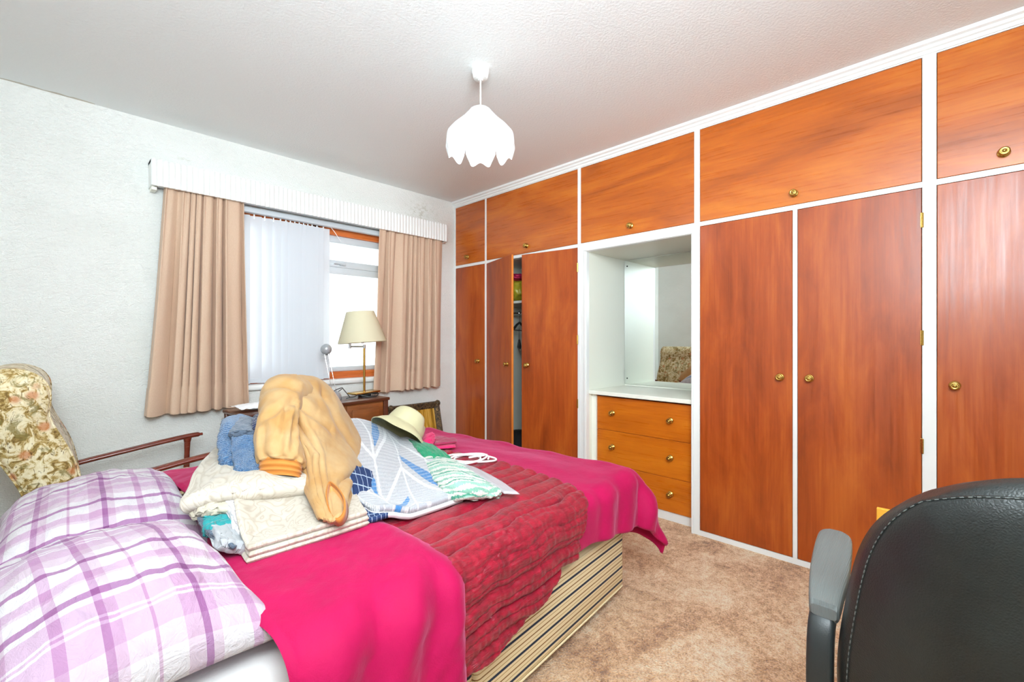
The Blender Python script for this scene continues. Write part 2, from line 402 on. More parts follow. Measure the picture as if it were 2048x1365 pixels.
# plaid pillow
m = Mat('plaid_cotton', srgb(240, 234, 236), 0.8, spec=0.2, sheen=0.15)
tc = m.n('ShaderNodeTexCoord'); sx = m.sep(tc.outputs['UV'])
wht, lil, pur, mid = (1, 1, 1, 1), srgb(232, 204, 228), srgb(196, 150, 194), srgb(242, 226, 238)
ru = m.ramp(m.math('FRACT', sx[0]), [(0.0, lil), (0.13, wht), (0.15, lil), (0.17, wht), (0.19, lil), (0.31, wht), (0.36, pur), (0.42, wht), (0.52, mid), (0.55, lil), (0.63, wht), (0.76, pur), (0.81, wht), (0.9, mid)], 'CONSTANT')
rv = m.ramp(m.math('FRACT', sx[1]), [(0.0, wht), (0.10, mid), (0.16, pur), (0.20, mid), (0.30, wht), (0.44, srgb(232, 206, 226)), (0.46, wht), (0.60, mid), (0.66, srgb(216, 180, 212)), (0.70, wht), (0.86, lil), (0.92, wht)], 'CONSTANT')
base = m.mix(1.0, ru, rv, 'MULTIPLY')
m.l(m.mix(1.0, base, srgb(200, 194, 196), 'MULTIPLY'), 'Base Color')
m.bump(m.noise(m.coord('Object', (1, 0.45, 1)), 30, 5, 0.62, 1.6), 0.55, 0.012); W['plaid'] = m.m
# cream brocade with scrolls
m = Mat('cream_brocade', srgb(238, 228, 212), 0.6, spec=0.35, sheen=0.2)
v = m.coord('UV', (1, 1, 1)); nz = m.noise(v, 3.4, 1, 0.4, 2.2)
scr = m.math('ABSOLUTE', m.math('SUBTRACT', m.math('FRACT', m.math('MULTIPLY', nz, 6.5)), 0.5))
m.l(m.ramp(scr, [(0.0, srgb(174, 162, 146)), (0.08, srgb(180, 169, 154)), (0.18, srgb(190, 181, 167)), (0.5, srgb(194, 185, 172))]), 'Base Color')
m.bump(m.math('ADD', m.noise(m.coord('Object'), 30, 4, 0.6, 1.0), m.math('MULTIPLY', scr, 0.3)), 0.25, 0.008); W['brocade'] = m.m
W['suede'] = fabric('tan_suede', srgb(184, 152, 108), 0.85, 0.12, bump=0.25, var=srgb(174, 132, 80))
m = Mat('rib_knit_cuff', srgb(190, 120, 52), 0.85, spec=0.2, sheen=0.2)
tc = m.n('ShaderNodeTexCoord'); wv = m.math('SINE', m.math('MULTIPLY', m.sep(tc.outputs['UV'])[0], 60.0))
m.l(m.mix(m.math('MULTIPLY_ADD', wv, 0.5, 0.5), srgb(168, 102, 40), srgb(194, 128, 62)), 'Base Color'); m.bump(wv, 0.5, 0.002); W['rib'] = m.m
W['lining'] = fabric('tan_lining', srgb(208, 150, 92), 0.7, 0.1)
def knit(name, c1, c2, sc=90, bump=0.8):
    m = Mat(name, c1, 0.9, spec=0.15, sheen=0.3)
    v = m.coord('UV', (sc, sc, 1)); n = m.noise(v, 1.0, 2, 0.5); wv = m.math('SINE', m.math('MULTIPLY', m.sep(v)[0], 3.1))
    m.l(m.mix(m.ramp(n, [(0.35, (0, 0, 0)), (0.62, (1, 1, 1))]), c1, c2), 'Base Color')
    m.bump(m.math('ADD', m.math('MULTIPLY', wv, 0.35), n), bump, 0.004); return m.m
W['blueknit'] = knit('blue_wool', srgb(36, 70, 110), srgb(88, 122, 158))
W['greyknit'] = knit('slate_wool', srgb(74, 86, 102), srgb(92, 104, 120), 60, 0.4)
W['navy'] = knit('navy_wool', srgb(34, 40, 66), srgb(52, 58, 84), 70, 0.7)
m = Mat('navy_check_shirt', srgb(44, 62, 100), 0.85, spec=0.15)
s_ = m.sep(m.coord('UV', (7, 7, 1)))
ln = m.math('MAXIMUM', m.math('LESS_THAN', m.math('FRACT', s_[0]), 0.09), m.math('LESS_THAN', m.math('FRACT', s_[1]), 0.09))
m.l(m.mix(ln, srgb(42, 58, 96), srgb(170, 184, 206)), 'Base Color'); W['check'] = m.m
# chenille towel: white chevron ribs, blue blades
m = Mat('chenille_chevron', srgb(230, 232, 240), 0.95, spec=0.1, sheen=0.4)
uvv = m.coord('UV', (1, 1, 1)); nz = m.noise(m.coord('UV', (60, 60, 1)), 1.0, 2)
s_ = m.sep(uvv); u, vv = s_[1], s_[0]
uu = m.math('MULTIPLY', u, 1.7); fu = m.math('FRACT', uu); tri = m.math('ABSOLUTE', m.math('SUBTRACT', fu, 0.5))
jit = m.math('MULTIPLY', m.math('SUBTRACT', nz, 0.5), 0.05)
ww = m.math('ADD', m.math('ADD', m.math('MULTIPLY', vv, 3.0), m.math('MULTIPLY', tri, 1.7)), jit); fw_ = m.math('FRACT', ww)
rib1 = m.math('LESS_THAN', m.math('ABSOLUTE', m.math('SUBTRACT', fw_, 0.5)), 0.055)
rib2 = m.math('LESS_THAN', m.math('ABSOLUTE', m.math('SUBTRACT', fu, m.math('MULTIPLY_ADD', jit, 0.5, 0.5))), 0.02)
rib3 = m.math('LESS_THAN', fu, 0.03)
side = m.math('GREATER_THAN', m.math('MULTIPLY', m.math('SUBTRACT', fu, 0.5), m.math('SUBTRACT', m.math('FRACT', m.math('MULTIPLY', m.math('FLOOR', ww), 0.5)), 0.25)), 0.0)
blade = m.math('MULTIPLY', m.math('LESS_THAN', m.math('ABSOLUTE', m.math('SUBTRACT', fw_, 0.16)), m.math('MULTIPLY_ADD', tri, -0.30, 0.20)), side)
inr = m.math('MULTIPLY', m.math('GREATER_THAN', tri, 0.05), m.math('LESS_THAN', tri, 0.45)); blade = m.math('MULTIPLY', blade, inr)
ribs = m.math('MAXIMUM', rib1, m.math('MAXIMUM', rib2, rib3))
g1 = m.math('SINE', m.math('MULTIPLY', vv, 260.0))
cc = m.mix(m.math('MULTIPLY_ADD', g1, 0.25, 0.3), srgb(180, 180, 184), srgb(156, 158, 166))
cc = m.mix(ribs, cc, srgb(206, 206, 208)); cc = m.mix(blade, cc, m.mix(nz, srgb(34, 92, 150), srgb(86, 140, 190)))
m.l(cc, 'Base Color'); m.bump(m.math('ADD', m.math('MULTIPLY', ribs, 0.8), m.math('ADD', nz, m.math('MULTIPLY', g1, 0.2))), 0.8, 0.006); W['towel'] = m.m
W['hat'] = fabric('khaki_cotton', srgb(196, 190, 154), 0.8, 0.08, var=srgb(186, 180, 144))
W['hatin'] = fabric('olive_lining', srgb(140, 134, 100), 0.8, 0.0)
W['label'] = plain('white_label', srgb(225, 222, 205), 0.7)
W['green'] = fabric('emerald_cloth', srgb(22, 138, 96), 0.7, 0.2)
W['teal'] = fabric('teal_cloth', srgb(40, 138, 140), 0.75, 0.2)
W['greycloth'] = fabric('light_grey_jersey', srgb(166, 168, 171), 0.85, 0.2)
W['beige'] = fabric('stone_cotton', srgb(190, 182, 162), 0.8, 0.2)
W['whitecloth'] = fabric('white_cotton', srgb(205, 200, 201), 0.8, 0.2)
m = Mat('green_white_knit', srgb(230, 236, 226), 0.9, spec=0.15, sheen=0.3)
nz = m.noise(m.coord('UV', (40, 40, 1)), 1.0, 2)
f1 = m.math('FRACT', m.math('ADD', m.math('MULTIPLY', m.sep(m.coord('UV'))[0], 5.0), m.math('MULTIPLY', nz, 0.25)))
m.l(m.ramp(f1, [(0.0, srgb(202, 206, 194)), (0.20, srgb(122, 168, 148)), (0.38, srgb(204, 204, 196)), (0.5, srgb(196, 200, 186)), (0.56, srgb(76, 146, 122)), (0.68, srgb(200, 204, 194)), (0.82, srgb(140, 182, 164))], 'CONSTANT'), 'Base Color')
m.bump(nz, 0.9, 0.006); W['fairisle'] = m.m
W['cerise'] = fabric('cerise_tissue', srgb(214, 36, 104), 0.5, 0.2)
W['maroon'] = fabric('maroon_tissue', srgb(160, 44, 84), 0.5, 0.2)
m = Mat('black_leather', srgb(34, 38, 37), 0.36, spec=0.5)
v = m.coord('Object'); m.l(m.ramp(m.noise(v, 5, 4), [(0.3, srgb(26, 29, 28)), (0.7, srgb(42, 47, 45))]), 'Base Color')
vo = m.n('ShaderNodeTexVoronoi', feature='DISTANCE_TO_EDGE'); vo.inputs['Scale'].default_value = 240; m.nt.links.new(v, vo.inputs['Vector'])
m.bump(m.math('ADD', m.math('MULTIPLY', vo.outputs[0], 0.8), m.math('MULTIPLY', m.noise(v, 22, 4, 0.6, 1.0), 0.9)), 0.16, 0.006); W['leather'] = m.m
m = Mat('ribbed_grey_plastic', srgb(104, 108, 106), 0.5)
g1 = m.math('SINE', m.math('MULTIPLY', m.sep(m.coord('Object'))[1], 2400.0)); m.bump(g1, 0.25, 0.001); W['armpad'] = m.m
W['stitch'] = plain('pale_thread', srgb(98, 103, 100), 0.7)
W['manila'] = plain('ochre_card', srgb(214, 150, 40), 0.7)
W['paper'] = plain('white_paper', srgb(244, 245, 247), 0.6)
m = Mat('gilt_frame', srgb(96, 70, 40), 0.4, 0.3)
v = m.coord('Object'); n1 = m.noise(v, 40, 4, 0.6, 1.5); m.l(m.ramp(n1, [(0.35, srgb(42, 36, 30)), (0.55, srgb(98, 78, 52)), (0.7, srgb(150, 118, 70))]), 'Base Color'); m.bump(n1, 1.0, 0.01); W['gilt'] = m.m
m = Mat('golden_picture', srgb(190, 140, 50), 0.25)
n1 = m.noise(m.coord('Object', (34, 2, 2.0)), 1.0, 4); m.l(m.ramp(n1, [(0.32, srgb(86, 66, 30)), (0.5, srgb(186, 136, 40)), (0.62, srgb(220, 180, 90)), (0.75, srgb(150, 150, 120))]), 'Base Color'); W['picture'] = m.m
W['tinsel'] = plain('pink_tinsel', srgb(200, 40, 90), 0.3, 0.4, bump=1.0, bscale=90)
W['yellowbag'] = plain('yellow_green_bag', srgb(170, 160, 40), 0.4, bump=0.6, bscale=40)
W['render'] = plain('pale_outdoor_render', srgb(236, 238, 238), 0.8)
W['paving'] = plain('pale_paving', srgb(222, 222, 218), 0.9)
W['poly'] = translucent('polycarbonate', srgb(232, 236, 238), 0.5, 0.3, 0.3)
# ================================================================== ROOM SHELL
WX, WY, CEIL = 2.612, 3.30, 2.40
XL, YF, XR = -0.45, -0.80, 3.24
WZ0, WZ1, WXA, WXB = 0.83, 2.00, 0.60, 2.12           # window opening
def struct(name, mb, mat, smooth=False, parent=None):
    o = mb.build(name, mat, parent, smooth); o['kind'] = 'structure'; return o
struct('floor', MB().box((XL, YF, -0.06), (XR, WY, 0)), W['carpet'])
struct('ceiling', MB().box((XL-0.1, YF-0.1, CEIL), (XR+0.1, WY+0.16, CEIL+0.1)), W['ceil'])
struct('wall_left', MB().box((XL-0.12, YF, -0.06), (XL, WY, CEIL)), W['wall'])
struct('wall_front', MB().box((XL-0.12, YF-0.12, -0.06), (XR+0.12, YF, CEIL)), W['wall'])
struct('wall_right', MB().box((XR, YF, -0.06), (XR+0.12, WY, CEIL)), W['cream'])
mb = MB(); T = 0.15
mb.box((XL-0.12, WY, -0.06), (WXA, WY+T, CEIL)); mb.box((WXB, WY, -0.06), (XR+0.12, WY+T, CEIL))
mb.box((WXA, WY, -0.06), (WXB, WY+T, WZ0)); mb.box((WXA, WY, WZ1), (WXB, WY+T, CEIL))
struct('wall_back', mb, W['wall'])
# skirting on the window wall
struct('baseboard_back', MB().box((XL, WY-0.016, 0), (WX, WY, 0.09), 0.004), W['gloss'])
# cornice along the top of the wardrobes
prof = [(0.0, 2.352), (-0.006, 2.352), (-0.008, 2.366), (-0.016, 2.370), (-0.018, 2.381), (-0.030, 2.387), (-0.034, 2.40), (0.0, 2.40)]
mb = MB(); mb.rings([[(WX+a, y, z) for a, z in prof] for y in (-0.38, WY)])
struct('trim_1', mb, W['gloss'])

# ------------------------------------------------------------------ window
win = bpy.data.objects.new('window_1', None); COL.objects.link(win); win['kind'] = 'structure'; ORI[win] = Vector((0, 0, 0))
FY0, FY1 = WY+0.07, WY+0.13
mb = MB(); fr = 0.07
mb.box((WXA, FY0, WZ1-fr), (WXB, FY1, WZ1), 0.006); mb.box((WXA, FY0, WZ0), (WXB, FY1, WZ0+0.055), 0.006)
mb.box((WXA, FY0, WZ0), (WXA+fr, FY1, WZ1), 0.006); mb.box((WXB-fr, FY0, WZ0), (WXB, FY1, WZ1), 0.006)
mb.box((1.33, FY0, WZ0), (1.40, FY1, WZ1), 0.006)
mb.build('wooden_frame', W['winwood'], win, 40)
def sash(x0, x1, z0, z1, t, tb=None):
    tb = tb or t; b = MB()
    b.box((x0, FY0+0.02, z1-t), (x1, FY0+0.045, z1), 0.004); b.box((x0, FY0+0.02, z0), (x1, FY0+0.045, z0+tb), 0.004)
    b.box((x0, FY0+0.02, z0), (x0+0.04, FY0+0.045, z1), 0.004); b.box((x1-0.04, FY0+0.02, z0), (x1, FY0+0.045, z1), 0.004)
    f = b.build('aluminium_sash', W['alu'], win, 40)
    MB().box((x0+0.03, FY0+0.030, z0+0.02), (x1-0.03, FY0+0.034, z1-0.02)).build('pane', W['glass'], f)
    return f
ix0, ix1, iz0, iz1 = WXA+fr, WXB-fr, WZ0+0.055, WZ1-fr
sash(ix0, 1.33, iz0, iz1, 0.05)
sash(1.40, ix1, iz0, 1.690, 0.052, 0.035)
fs = sash(1.40, ix1, 1.690, iz1, 0.052, 0.052)
hb = MB(); hb.box((1.555, FY0-0.002, 1.705), (1.60, FY0+0.02, 1.722), 0.003); hb.tube([(1.50, FY0-0.008, 1.716), (1.53, FY0-0.012, 1.716), (1.575, FY0-0.006, 1.713)], 0.005)
hb.build('catch_handle', W['alu'], fs, 40)
sb = MB(); sb.box((WXA-0.03, WY-0.035, 0.795), (WXB+0.03, WY+0.09, 0.832), 0.014, seg=3)
sb.build('window_sill', W['gloss'], win, 40)
# outside, overexposed
g = MB().box((-3, WY+0.2, -0.3), (6, 9, -0.25)).build('ground', W['paving']); g['kind'] = 'structure'
lr = thing('lean_to_roof', 'white ribbed lean-to roof seen through the top of the window', 'roof', (1.8, 4.6, 1.9))
mb = MB(); mb.rings([[(-1.0, 3.75, 2.42), (-1.0, 6.2, 1.95), (-1.0, 6.2, 1.93), (-1.0, 3.75, 2.40)], [(5, 3.75, 2.42), (5, 6.2, 1.95), (5, 6.2, 1.93), (5, 3.75, 2.40)]])
mb.build('roof_sheet', W['poly'], lr)
for i in range(11):
    x = -0.8+i*0.55; MB().box((0, -1.25, -0.02), (0.04, 1.25, 0.02), M=Matrix.Translation((x, 4.97, 2.20)) @ Matrix.Rotation(math.atan2(-0.47, 2.45), 4, 'X')).build('glazing_bar', W['render'], lr)
MB().box((-1, 6.16, 1.86), (5, 6.24, 1.97), 0.01).build('gutter', W['render'], lr)
for x in (-0.9, 2.0, 4.9): MB().box((x, 6.16, -0.28), (x+0.08, 6.24, 1.87)).build('post', W['render'], lr)
# ------------------------------------------------------------------ FITTED WARDROBES
kb = MB()
kprof = [(0.0195, 0.0), (0.0195, 0.003), (0.0165, 0.0055), (0.009, 0.007), (0.0075, 0.014), (0.009, 0.017), (0.0155, 0.020), (0.0172, 0.0245), (0.0155, 0.029), (0.0105, 0.0305), (0.0095, 0.0295), (0.006, 0.0305), (0.0045, 0.0335), (0.0015, 0.0345)]
kb.lathe(kprof, Matrix.Rotation(-PI/2, 4, 'Y'), 20)
KNOB = kb.mesh('knob'); KNOB.materials.append(W['brass']); KNOB.polygons.foreach_set('use_smooth', [True]*len(KNOB.polygons))
def knob(parent, loc):      # loc relative to the parent's origin
    o = bpy.data.objects.new('knob', KNOB); COL.objects.link(o); o.parent = parent; o.location = loc; return o
hm = MB(); hm.box((-0.004, -0.004, -0.032), (0.003, 0.007, 0.032), 0.001)
for k in range(5): hm.lathe([(0.0045, -0.032+k*0.0128), (0.0045, -0.020+k*0.0128)], Matrix.Translation((-0.004, 0, 0)), 8)
HINGE = hm.mesh('hinge'); HINGE.materials.append(W['brass'])
def hinge(parent, loc):
    o = bpy.data.objects.new('hinge', HINGE); COL.objects.link(o); o.parent = parent; o.location = loc; return o
DT = 0.019
def door(unit, name, yh, yf, z0, z1, mat, ang=0.0, knobs=(), hinges=()):
    """panel hinged at yh, free edge at yf, front face on x = WX when shut; knob (y, z) absolute"""
    dy = yf-yh; a, b = sorted((0.0, dy)); g = 0.002
    mb = MB(); mb.box((0, a+g, z0+g), (DT, b-g, z1-g), 0.0015, seg=1)
    me = mb.mesh(name); me.materials.append(mat); me.materials.append(W['dooredge'])
    for p in me.polygons: p.material_index = 1 if abs(p.normal.y) > 0.8 else 0
    o = bpy.data.objects.new(name, me); COL.objects.link(o); o.parent = unit
    o.location = Vector((WX, yh, 0))-ORI[unit]; ORI[o] = Vector((WX, yh, 0))
    o.rotation_euler.z = ang
    for ky, kz in knobs: knob(o, (0, ky-yh, kz))
    for hz in hinges: hinge(o, (0, -0.001 if dy > 0 else 0.001, hz))
    return o
def part_box(name, unit, a, b, mat, bev=0.0): return MB().box(a, b, bev).build(name, mat, unit)
UPZ0, UPZ1, LOZ0, LOZ1 = 1.811, 2.346, 0.029, 1.787
BK = 3.215
def carcass(u, y0, y1, lo=True):
    """rails of the white face frame and the box behind"""
    part_box('top_rail', u, (WX, y0, UPZ1), (WX+0.03, y1, CEIL-0.001), W['gloss'])
    part_box('middle_rail', u, (WX, y0, LOZ1), (WX+0.03, y1, UPZ0), W['gloss'])
    part_box('shelf', u, (WX+0.03, y0, 1.785), (BK, y1, 1.803), W['cream'])
    if lo:
        part_box('plinth', u, (WX, y0, 0.0), (WX+0.02, y1, LOZ0), W['gloss'])
        part_box('base_board', u, (WX+0.02, y0, 0.012), (BK, y1, 0.028), W['cream'])
    part_box('back_board', u, (BK, y0, 0.002), (BK+0.012, y1, 2.398), W['cream'])
def stile(u, y0, y1, z0=0.0, z1=CEIL-0.001): part_box('stile', u, (WX-0.001, y0, z0), (WX+0.03, y1, z1), W['gloss'], 0.0015)
def divider(u, y, name='side_panel'): part_box(name, u, (WX+0.03, y-0.008, 0.002), (BK, y+0.008, 2.398), W['cream'])

u1 = thing('wardrobe', 'narrow single-door wardrobe in the corner beside the window wall', 'wardrobe', (WX, 3.08, 0), 'fitted wardrobes')
carcass(u1, 2.878, 3.281); stile(u1, 3.281, 3.30); stile(u1, 2.859, 2.878); divider(u1, 2.868); divider(u1, 3.289)
door(u1, 'overhead_door', 3.281, 2.878, UPZ0, UPZ1, W['updoor'], 0, [(3.109, 1.873)])
door(u1, 'door', 3.281, 2.878, LOZ0, LOZ1, W['door'], 0, [(2.966, 0.942)])
u2 = thing('wardrobe', 'double wardrobe with both tall doors standing ajar', 'wardrobe', (WX, 2.38, 0), 'fitted wardrobes')
carcass(u2, 1.897, 2.859); stile(u2, 1.871, 1.897); divider(u2, 1.88)
door(u2, 'overhead_door', 2.859, 1.897, UPZ0, UPZ1, W['updoor'], 0, [(2.389, 1.87)])
door(u2, 'door', 2.859, 2.380, LOZ0, LOZ1, W['door'], -math.radians(18.7), [(2.455, 0.938)])
door(u2, 'door', 1.897, 2.376, LOZ0, LOZ1, W['door'], math.radians(9.8), [(2.325, 0.935)], (1.644, 1.129, 0.675))
part_box('hat_shelf', u2, (WX+0.06, 1.89, 1.43), (BK, 2.858, 1.45), W['cream'])
MB().tube([(2.86, 1.89, 1.36), (2.86, 2.858, 1.36)], 0.0125, 12).build('hanging_rail', W['chrome'], u2, True)
u3 = thing('dressing_unit', 'white dressing alcove with mirror above three orange drawers', 'dressing unit', (WX, 1.45, 0), 'fitted wardrobes')
part_box('top_rail', u3, (WX, 1.067, UPZ1), (WX+0.03, 1.871, CEIL-0.001), W['gloss'])
door(u3, 'overhead_door', 1.871, 1.067, UPZ0, UPZ1, W['updoor'], 0, [(1.478, 1.868)])
mb = MB()
mb.box((WX, 1.82, 0), (WX+0.03, 1.871, 1.748)); mb.box((WX, 1.067, 0), (WX+0.03, 1.083, 1.748))
mb.box((WX, 1.067, 1.748), (WX+0.03, 1.871, UPZ0))
mb.build('alcove_frame', W['gloss'], u3); mb = MB()
mb.box((WX-0.010, 1.822, 0.0), (WX-0.0005, 1.838, 1.7495), 0.003); mb.box((WX-0.010, 1.069, 0.0), (WX-0.0005, 1.081, 1.7495), 0.003); mb.box((WX-0.010, 1.069, 1.750), (WX-0.0005, 1.838, 1.766), 0.003)
mb.build('alcove_moulding', W['gloss'], u3)
XM = 3.122
part_box('alcove_side', u3, (WX+0.03, 1.82, 0.0), (XM+0.01, 1.836, 1.80), W['cream'])
part_box('alcove_side', u3, (WX+0.03, 1.050, 0.0), (XM+0.01, 1.068, 1.80), W['cream'])
part_box('alcove_top', u3, (WX+0.03, 1.068, 1.748), (XM+0.01, 1.82, 1.765), W['cream'])
part_box('back_board', u3, (XM+0.004, 1.068, 0.0), (XM+0.016, 1.82, 2.398), W['cream'])
mr = part_box('mirror', u3, (XM-0.003, 1.072, 0.785), (XM+0.003, 1.818, 1.744), W['mirror'])
for y, z in ((1.795, 0.83), (1.795, 1.70), (1.095, 0.83), (1.095, 1.70)):
    MB().lathe([(0.006, 0), (0.005, 0.003), (0.001, 0.004)], Matrix.Translation((XM-0.003, y, z)) @ Matrix.Rotation(-PI/2, 4, 'Y'), 12).build('mirror_screw', W['cable'], mr)
part_box('counter', u3, (WX+0.024, 1.069, 0.748), (XM+0.003, 1.819, 0.775), W['cream'], 0.004)
part_box('filler_strip', u3, (2.675, 1.782, 0.0), (2.70, 1.819, 0.748), W['cream'])
part_box('plinth', u3, (2.692, 1.069, 0.0), (2.71, 1.782, 0.056), W['gloss'])
for z0, z1 in ((0.506, 0.735), (0.271, 0.504), (0.058, 0.269)):
    d = MB().box((2.682, 1.070, z0), (2.70, 1.780, z1), 0.002, seg=1).build('drawer', W['drawer'], u3, loc=None)
    for y in (1.655, 1.243): knob(d, Vector((2.682, y, z0+(z1-z0)*0.53))-ORI[u3])
u4 = thing('wardrobe', 'wide double wardrobe with closed doors behind the black office chair', 'wardrobe', (WX, 0.55, 0), 'fitted wardrobes')
carcass(u4, 0.086, 1.035); stile(u4, 1.035, 1.067); stile(u4, 0.041, 0.086); stile(u4, 0.549, 0.569, LOZ0, LOZ1); divider(u4, 1.042); divider(u4, 0.06)
door(u4, 'overhead_door', 1.035, 0.086, UPZ0, UPZ1, W['updoor'], 0, [(0.563, 1.869)])
door(u4, 'door', 1.035, 0.569, LOZ0, LOZ1, W['door'], 0, [(0.625, 0.939)])
door(u4, 'door', 0.086, 0.549, LOZ0, LOZ1, W['door'], 0, [(0.497, 0.941)], (1.646, 1.14, 0.675))
u5 = thing('wardrobe', 'single wardrobe at the near end of the run, cut by the picture edge', 'wardrobe', (WX, -0.16, 0), 'fitted wardrobes')
carcass(u5, -0.36, 0.041); stile(u5, -0.38, -0.36); divider(u5, -0.372)
door(u5, 'overhead_door', 0.041, -0.36, UPZ0, UPZ1, W['updoor'], 0, [(-0.151, 1.868)])
door(u5, 'door', -0.36, 0.041, LOZ0, LOZ1, W['door'], 0, [(-0.014, 0.942)])
# contents glimpsed through the gap of the open wardrobe
def hanger(label, hook, ang):
    t = thing('coat_hanger', label, 'coat hanger', hook)
    R = Matrix.Translation(hook) @ Matrix.Rotation(ang, 4, 'Z')
    hk = [R @ Vector((0.021*math.cos(a), 0, 0.0+0.021*math.sin(a))) for a in np.linspace(-0.6, PI+0.2, 12)]
    hk = [R @ Vector((0.0, 0, -0.085)), R @ Vector((0.0, 0, -0.05)), R @ Vector((0.012, 0, -0.03))]+hk
    MB().tube(hk, 0.002, 6).build('hook', W['chrome'], t, True)
    bar = [(-0.20, -0.15), (-0.17, -0.135), (-0.09, -0.105), (0, -0.083), (0.09, -0.105), (0.17, -0.135), (0.20, -0.15)]
    MB().tube([R @ Vector((x, 0, z)) for x, z in bar], [0.007, 0.011, 0.010, 0.009, 0.010, 0.011, 0.007], 8).build('shoulder_bar', W['black'], t, True)
    MB().tube([R @ Vector((-0.19, 0, -0.152)), R @ Vector((0.19, 0, -0.152))], 0.004, 6).build('trouser_bar', W['black'], t, True)
hanger('black coat hanger on the rail, higher one in the wardrobe gap', (2.86, 2.70, 1.362), 0.5)
hanger('black coat hanger lower down, hooked on the hanger above it', (2.853, 2.698, 1.206), 0.8)
def blob(name, c, r, mat, label, cat, amp=0.25, sc=14, n=28, parent=None, seed=0.0, group=None):
    mb = MB(); rings = []
    for i in range(1, n):
        a = PI*i/n; row = []
        for j in range(2*n):
            b = PI*j/n; d = np.array([math.sin(a)*math.cos(b), math.sin(a)*math.sin(b), math.cos(a)]); row.append(d)
        rings.append(row)
    D = np.array(rings); Rr = np.array(r)
    k = 1+amp*(0.6*fbm(D*1.7+seed, 2)+0.8*ridge(D*2.2*(sc/14)+seed+5, 3)-0.1)
    sq = np.sign(D)*np.abs(D)**0.8
    P = np.array(c)+sq*Rr*k[..., None]
    mb.rings([[tuple(p) for p in row] for row in P]); o = mb.build(name, mat, parent, 'all', c if parent is None else None)
    me = o.data; uv = me.uv_layers.new(name='UVMap')
    co = np.array([v.co[:] for v in me.vertices]); li = np.empty(len(me.loops), int); me.loops.foreach_get('vertex_index', li)
    uv.data.foreach_set('uv', (co[li][:, :2]*3+co[li][:, 2:3]*1.5).ravel())
    if parent is None: tag(o, label, cat, group)
    return o
blob('garland', (2.82, 2.68, 1.66), (0.10, 0.09, 0.03), W['tinsel'], 'pink shiny garland on top of the pile on the hat shelf', 'garland', 0.6, 30)
blob('carrier_bag', (2.82, 2.68, 1.55), (0.12, 0.12, 0.08), W['yellowbag'], 'yellow-green bag on the hat shelf of the open wardrobe', 'bag', 0.35, 20)
blob('rucksack', (2.82, 2.66, 0.19), (0.12, 0.13, 0.16), W['blackmat'], 'black bag standing in the bottom of the open wardrobe', 'bag', 0.12, 10)

# ------------------------------------------------------------------ pelmet, curtains, blind
pel = thing('pelmet', 'long white fluted pelmet box above the window', 'pelmet', (1.42, WY, 2.0))
xs = np.linspace(0.385, 2.45, 74*10+1); ph = (xs-0.385)/0.0279
yo = 3.192-0.009*np.abs(np.sin(PI*ph))**0.7
mb = MB(); ring = []
for x, y in zip(xs, yo): ring.append([(x, y, 1.998), (x, y, 2.146), (x, 3.205, 2.146), (x, 3.205, 1.998)])
mb.rings(ring); mb.build('fluted_front', W['gloss'], pel, 30)
part_box('end_board', pel, (0.385, 3.205, 1.998), (0.40, 3.299, 2.146), W['gloss'])
part_box('end_board', pel, (2.435, 3.205, 1.998), (2.45, 3.299, 2.146), W['gloss'])
part_box('top_board', pel, (0.385, 3.205, 2.130), (2.45, 3.299, 2.146), W['gloss'])
part_box('corner_block', pel, (0.390, 3.22, 1.980), (0.415, 3.29, 1.999), W['cream'], 0.003)
part_box('curtain_track', pel, (0.42, 3.235, 2.005), (2.42, 3.255, 2.02), W['alu'])
def curtain(label, xt0, xt1, xb0, xb1, z0l, z0r, yc, nf, seed):
    nu, nv = 260, 60
    U, V = np.meshgrid(np.linspace(0, 1, nu), np.linspace(0, 1, nv), indexing='ij')     # V 0 = top
    rs = np.random.RandomState(seed)
    phs = 2*PI*(nf*U+0.42*np.sin(2*PI*1.3*U+seed)+0.22*np.sin(2*PI*2.9*U+seed*2.0))
    wv = 1-2*np.abs(np.sin(phs/2+0.25*V*np.sin(5*U+seed)))**0.8
    fold = wv*(0.012+0.024*sstep(0, 0.6, V)+0.006*np.sin(7*U+seed))+0.008*perlin(st3(U*9+seed, V*1.3, 0))+0.006*np.sin(phs*2+1.0)*(1-V)
    X = (xt0+(xt1-xt0)*U)*(1-V)+(xb0+(xb1-xb0)*U)*V+0.012*np.cos(phs)*(0.4+0.6*V)
    X = X+0.01*np.sin(V*3.2+seed)*(U-0.5)
    Y = yc+fold-0.012*sstep(0.1, 1, V)
    zb = z0l+(z0r-z0l)*U+0.004*np.sin(phs)
    Z = 2.02*(1-V)+zb*V
    Y = np.minimum(Y, 3.252)
    P = np.stack([X, Y, Z], -1)
    t = thing('curtain', label, 'curtain', ((xb0+xb1)/2, yc, zb.mean()), 'window curtains')
    me = grid_mesh('drape', P, 0.004, outward=(1, 0, 1)); link('drape', me, t, W['curtain'], 'all')
    hv = V[:, -8:]; Ph = P[:, -8:].copy(); N = gnormals(P)[:, -8:]; s = -1 if (N[..., 1].mean() > 0) else 1
    Ph = Ph+s*N*0.0025; me = grid_mesh('hem', Ph, 0.004, outward=(1, 0, 1)); link('hem', me, t, W['curtain'], 'all')
curtain('beige curtain at the left of the window beside the wall', 0.445, 0.855, 0.350, 0.880, 0.700, 0.712, 3.228, 8.0, 3)
curtain('beige curtain on the wardrobe side, right of the window', 1.805, 2.41, 1.725, 2.39, 0.712, 0.722, 3.228, 8.0, 8)
bl = thing('vertical_blind', 'white vertical blind drawn over the middle of the window', 'blind', (1.2, 3.30, 0.86))
part_box('headrail', bl, (0.62, 3.275, 1.965), (2.10, 3.315, 2.0), W['alu'], 0.004)
nv_ = 17
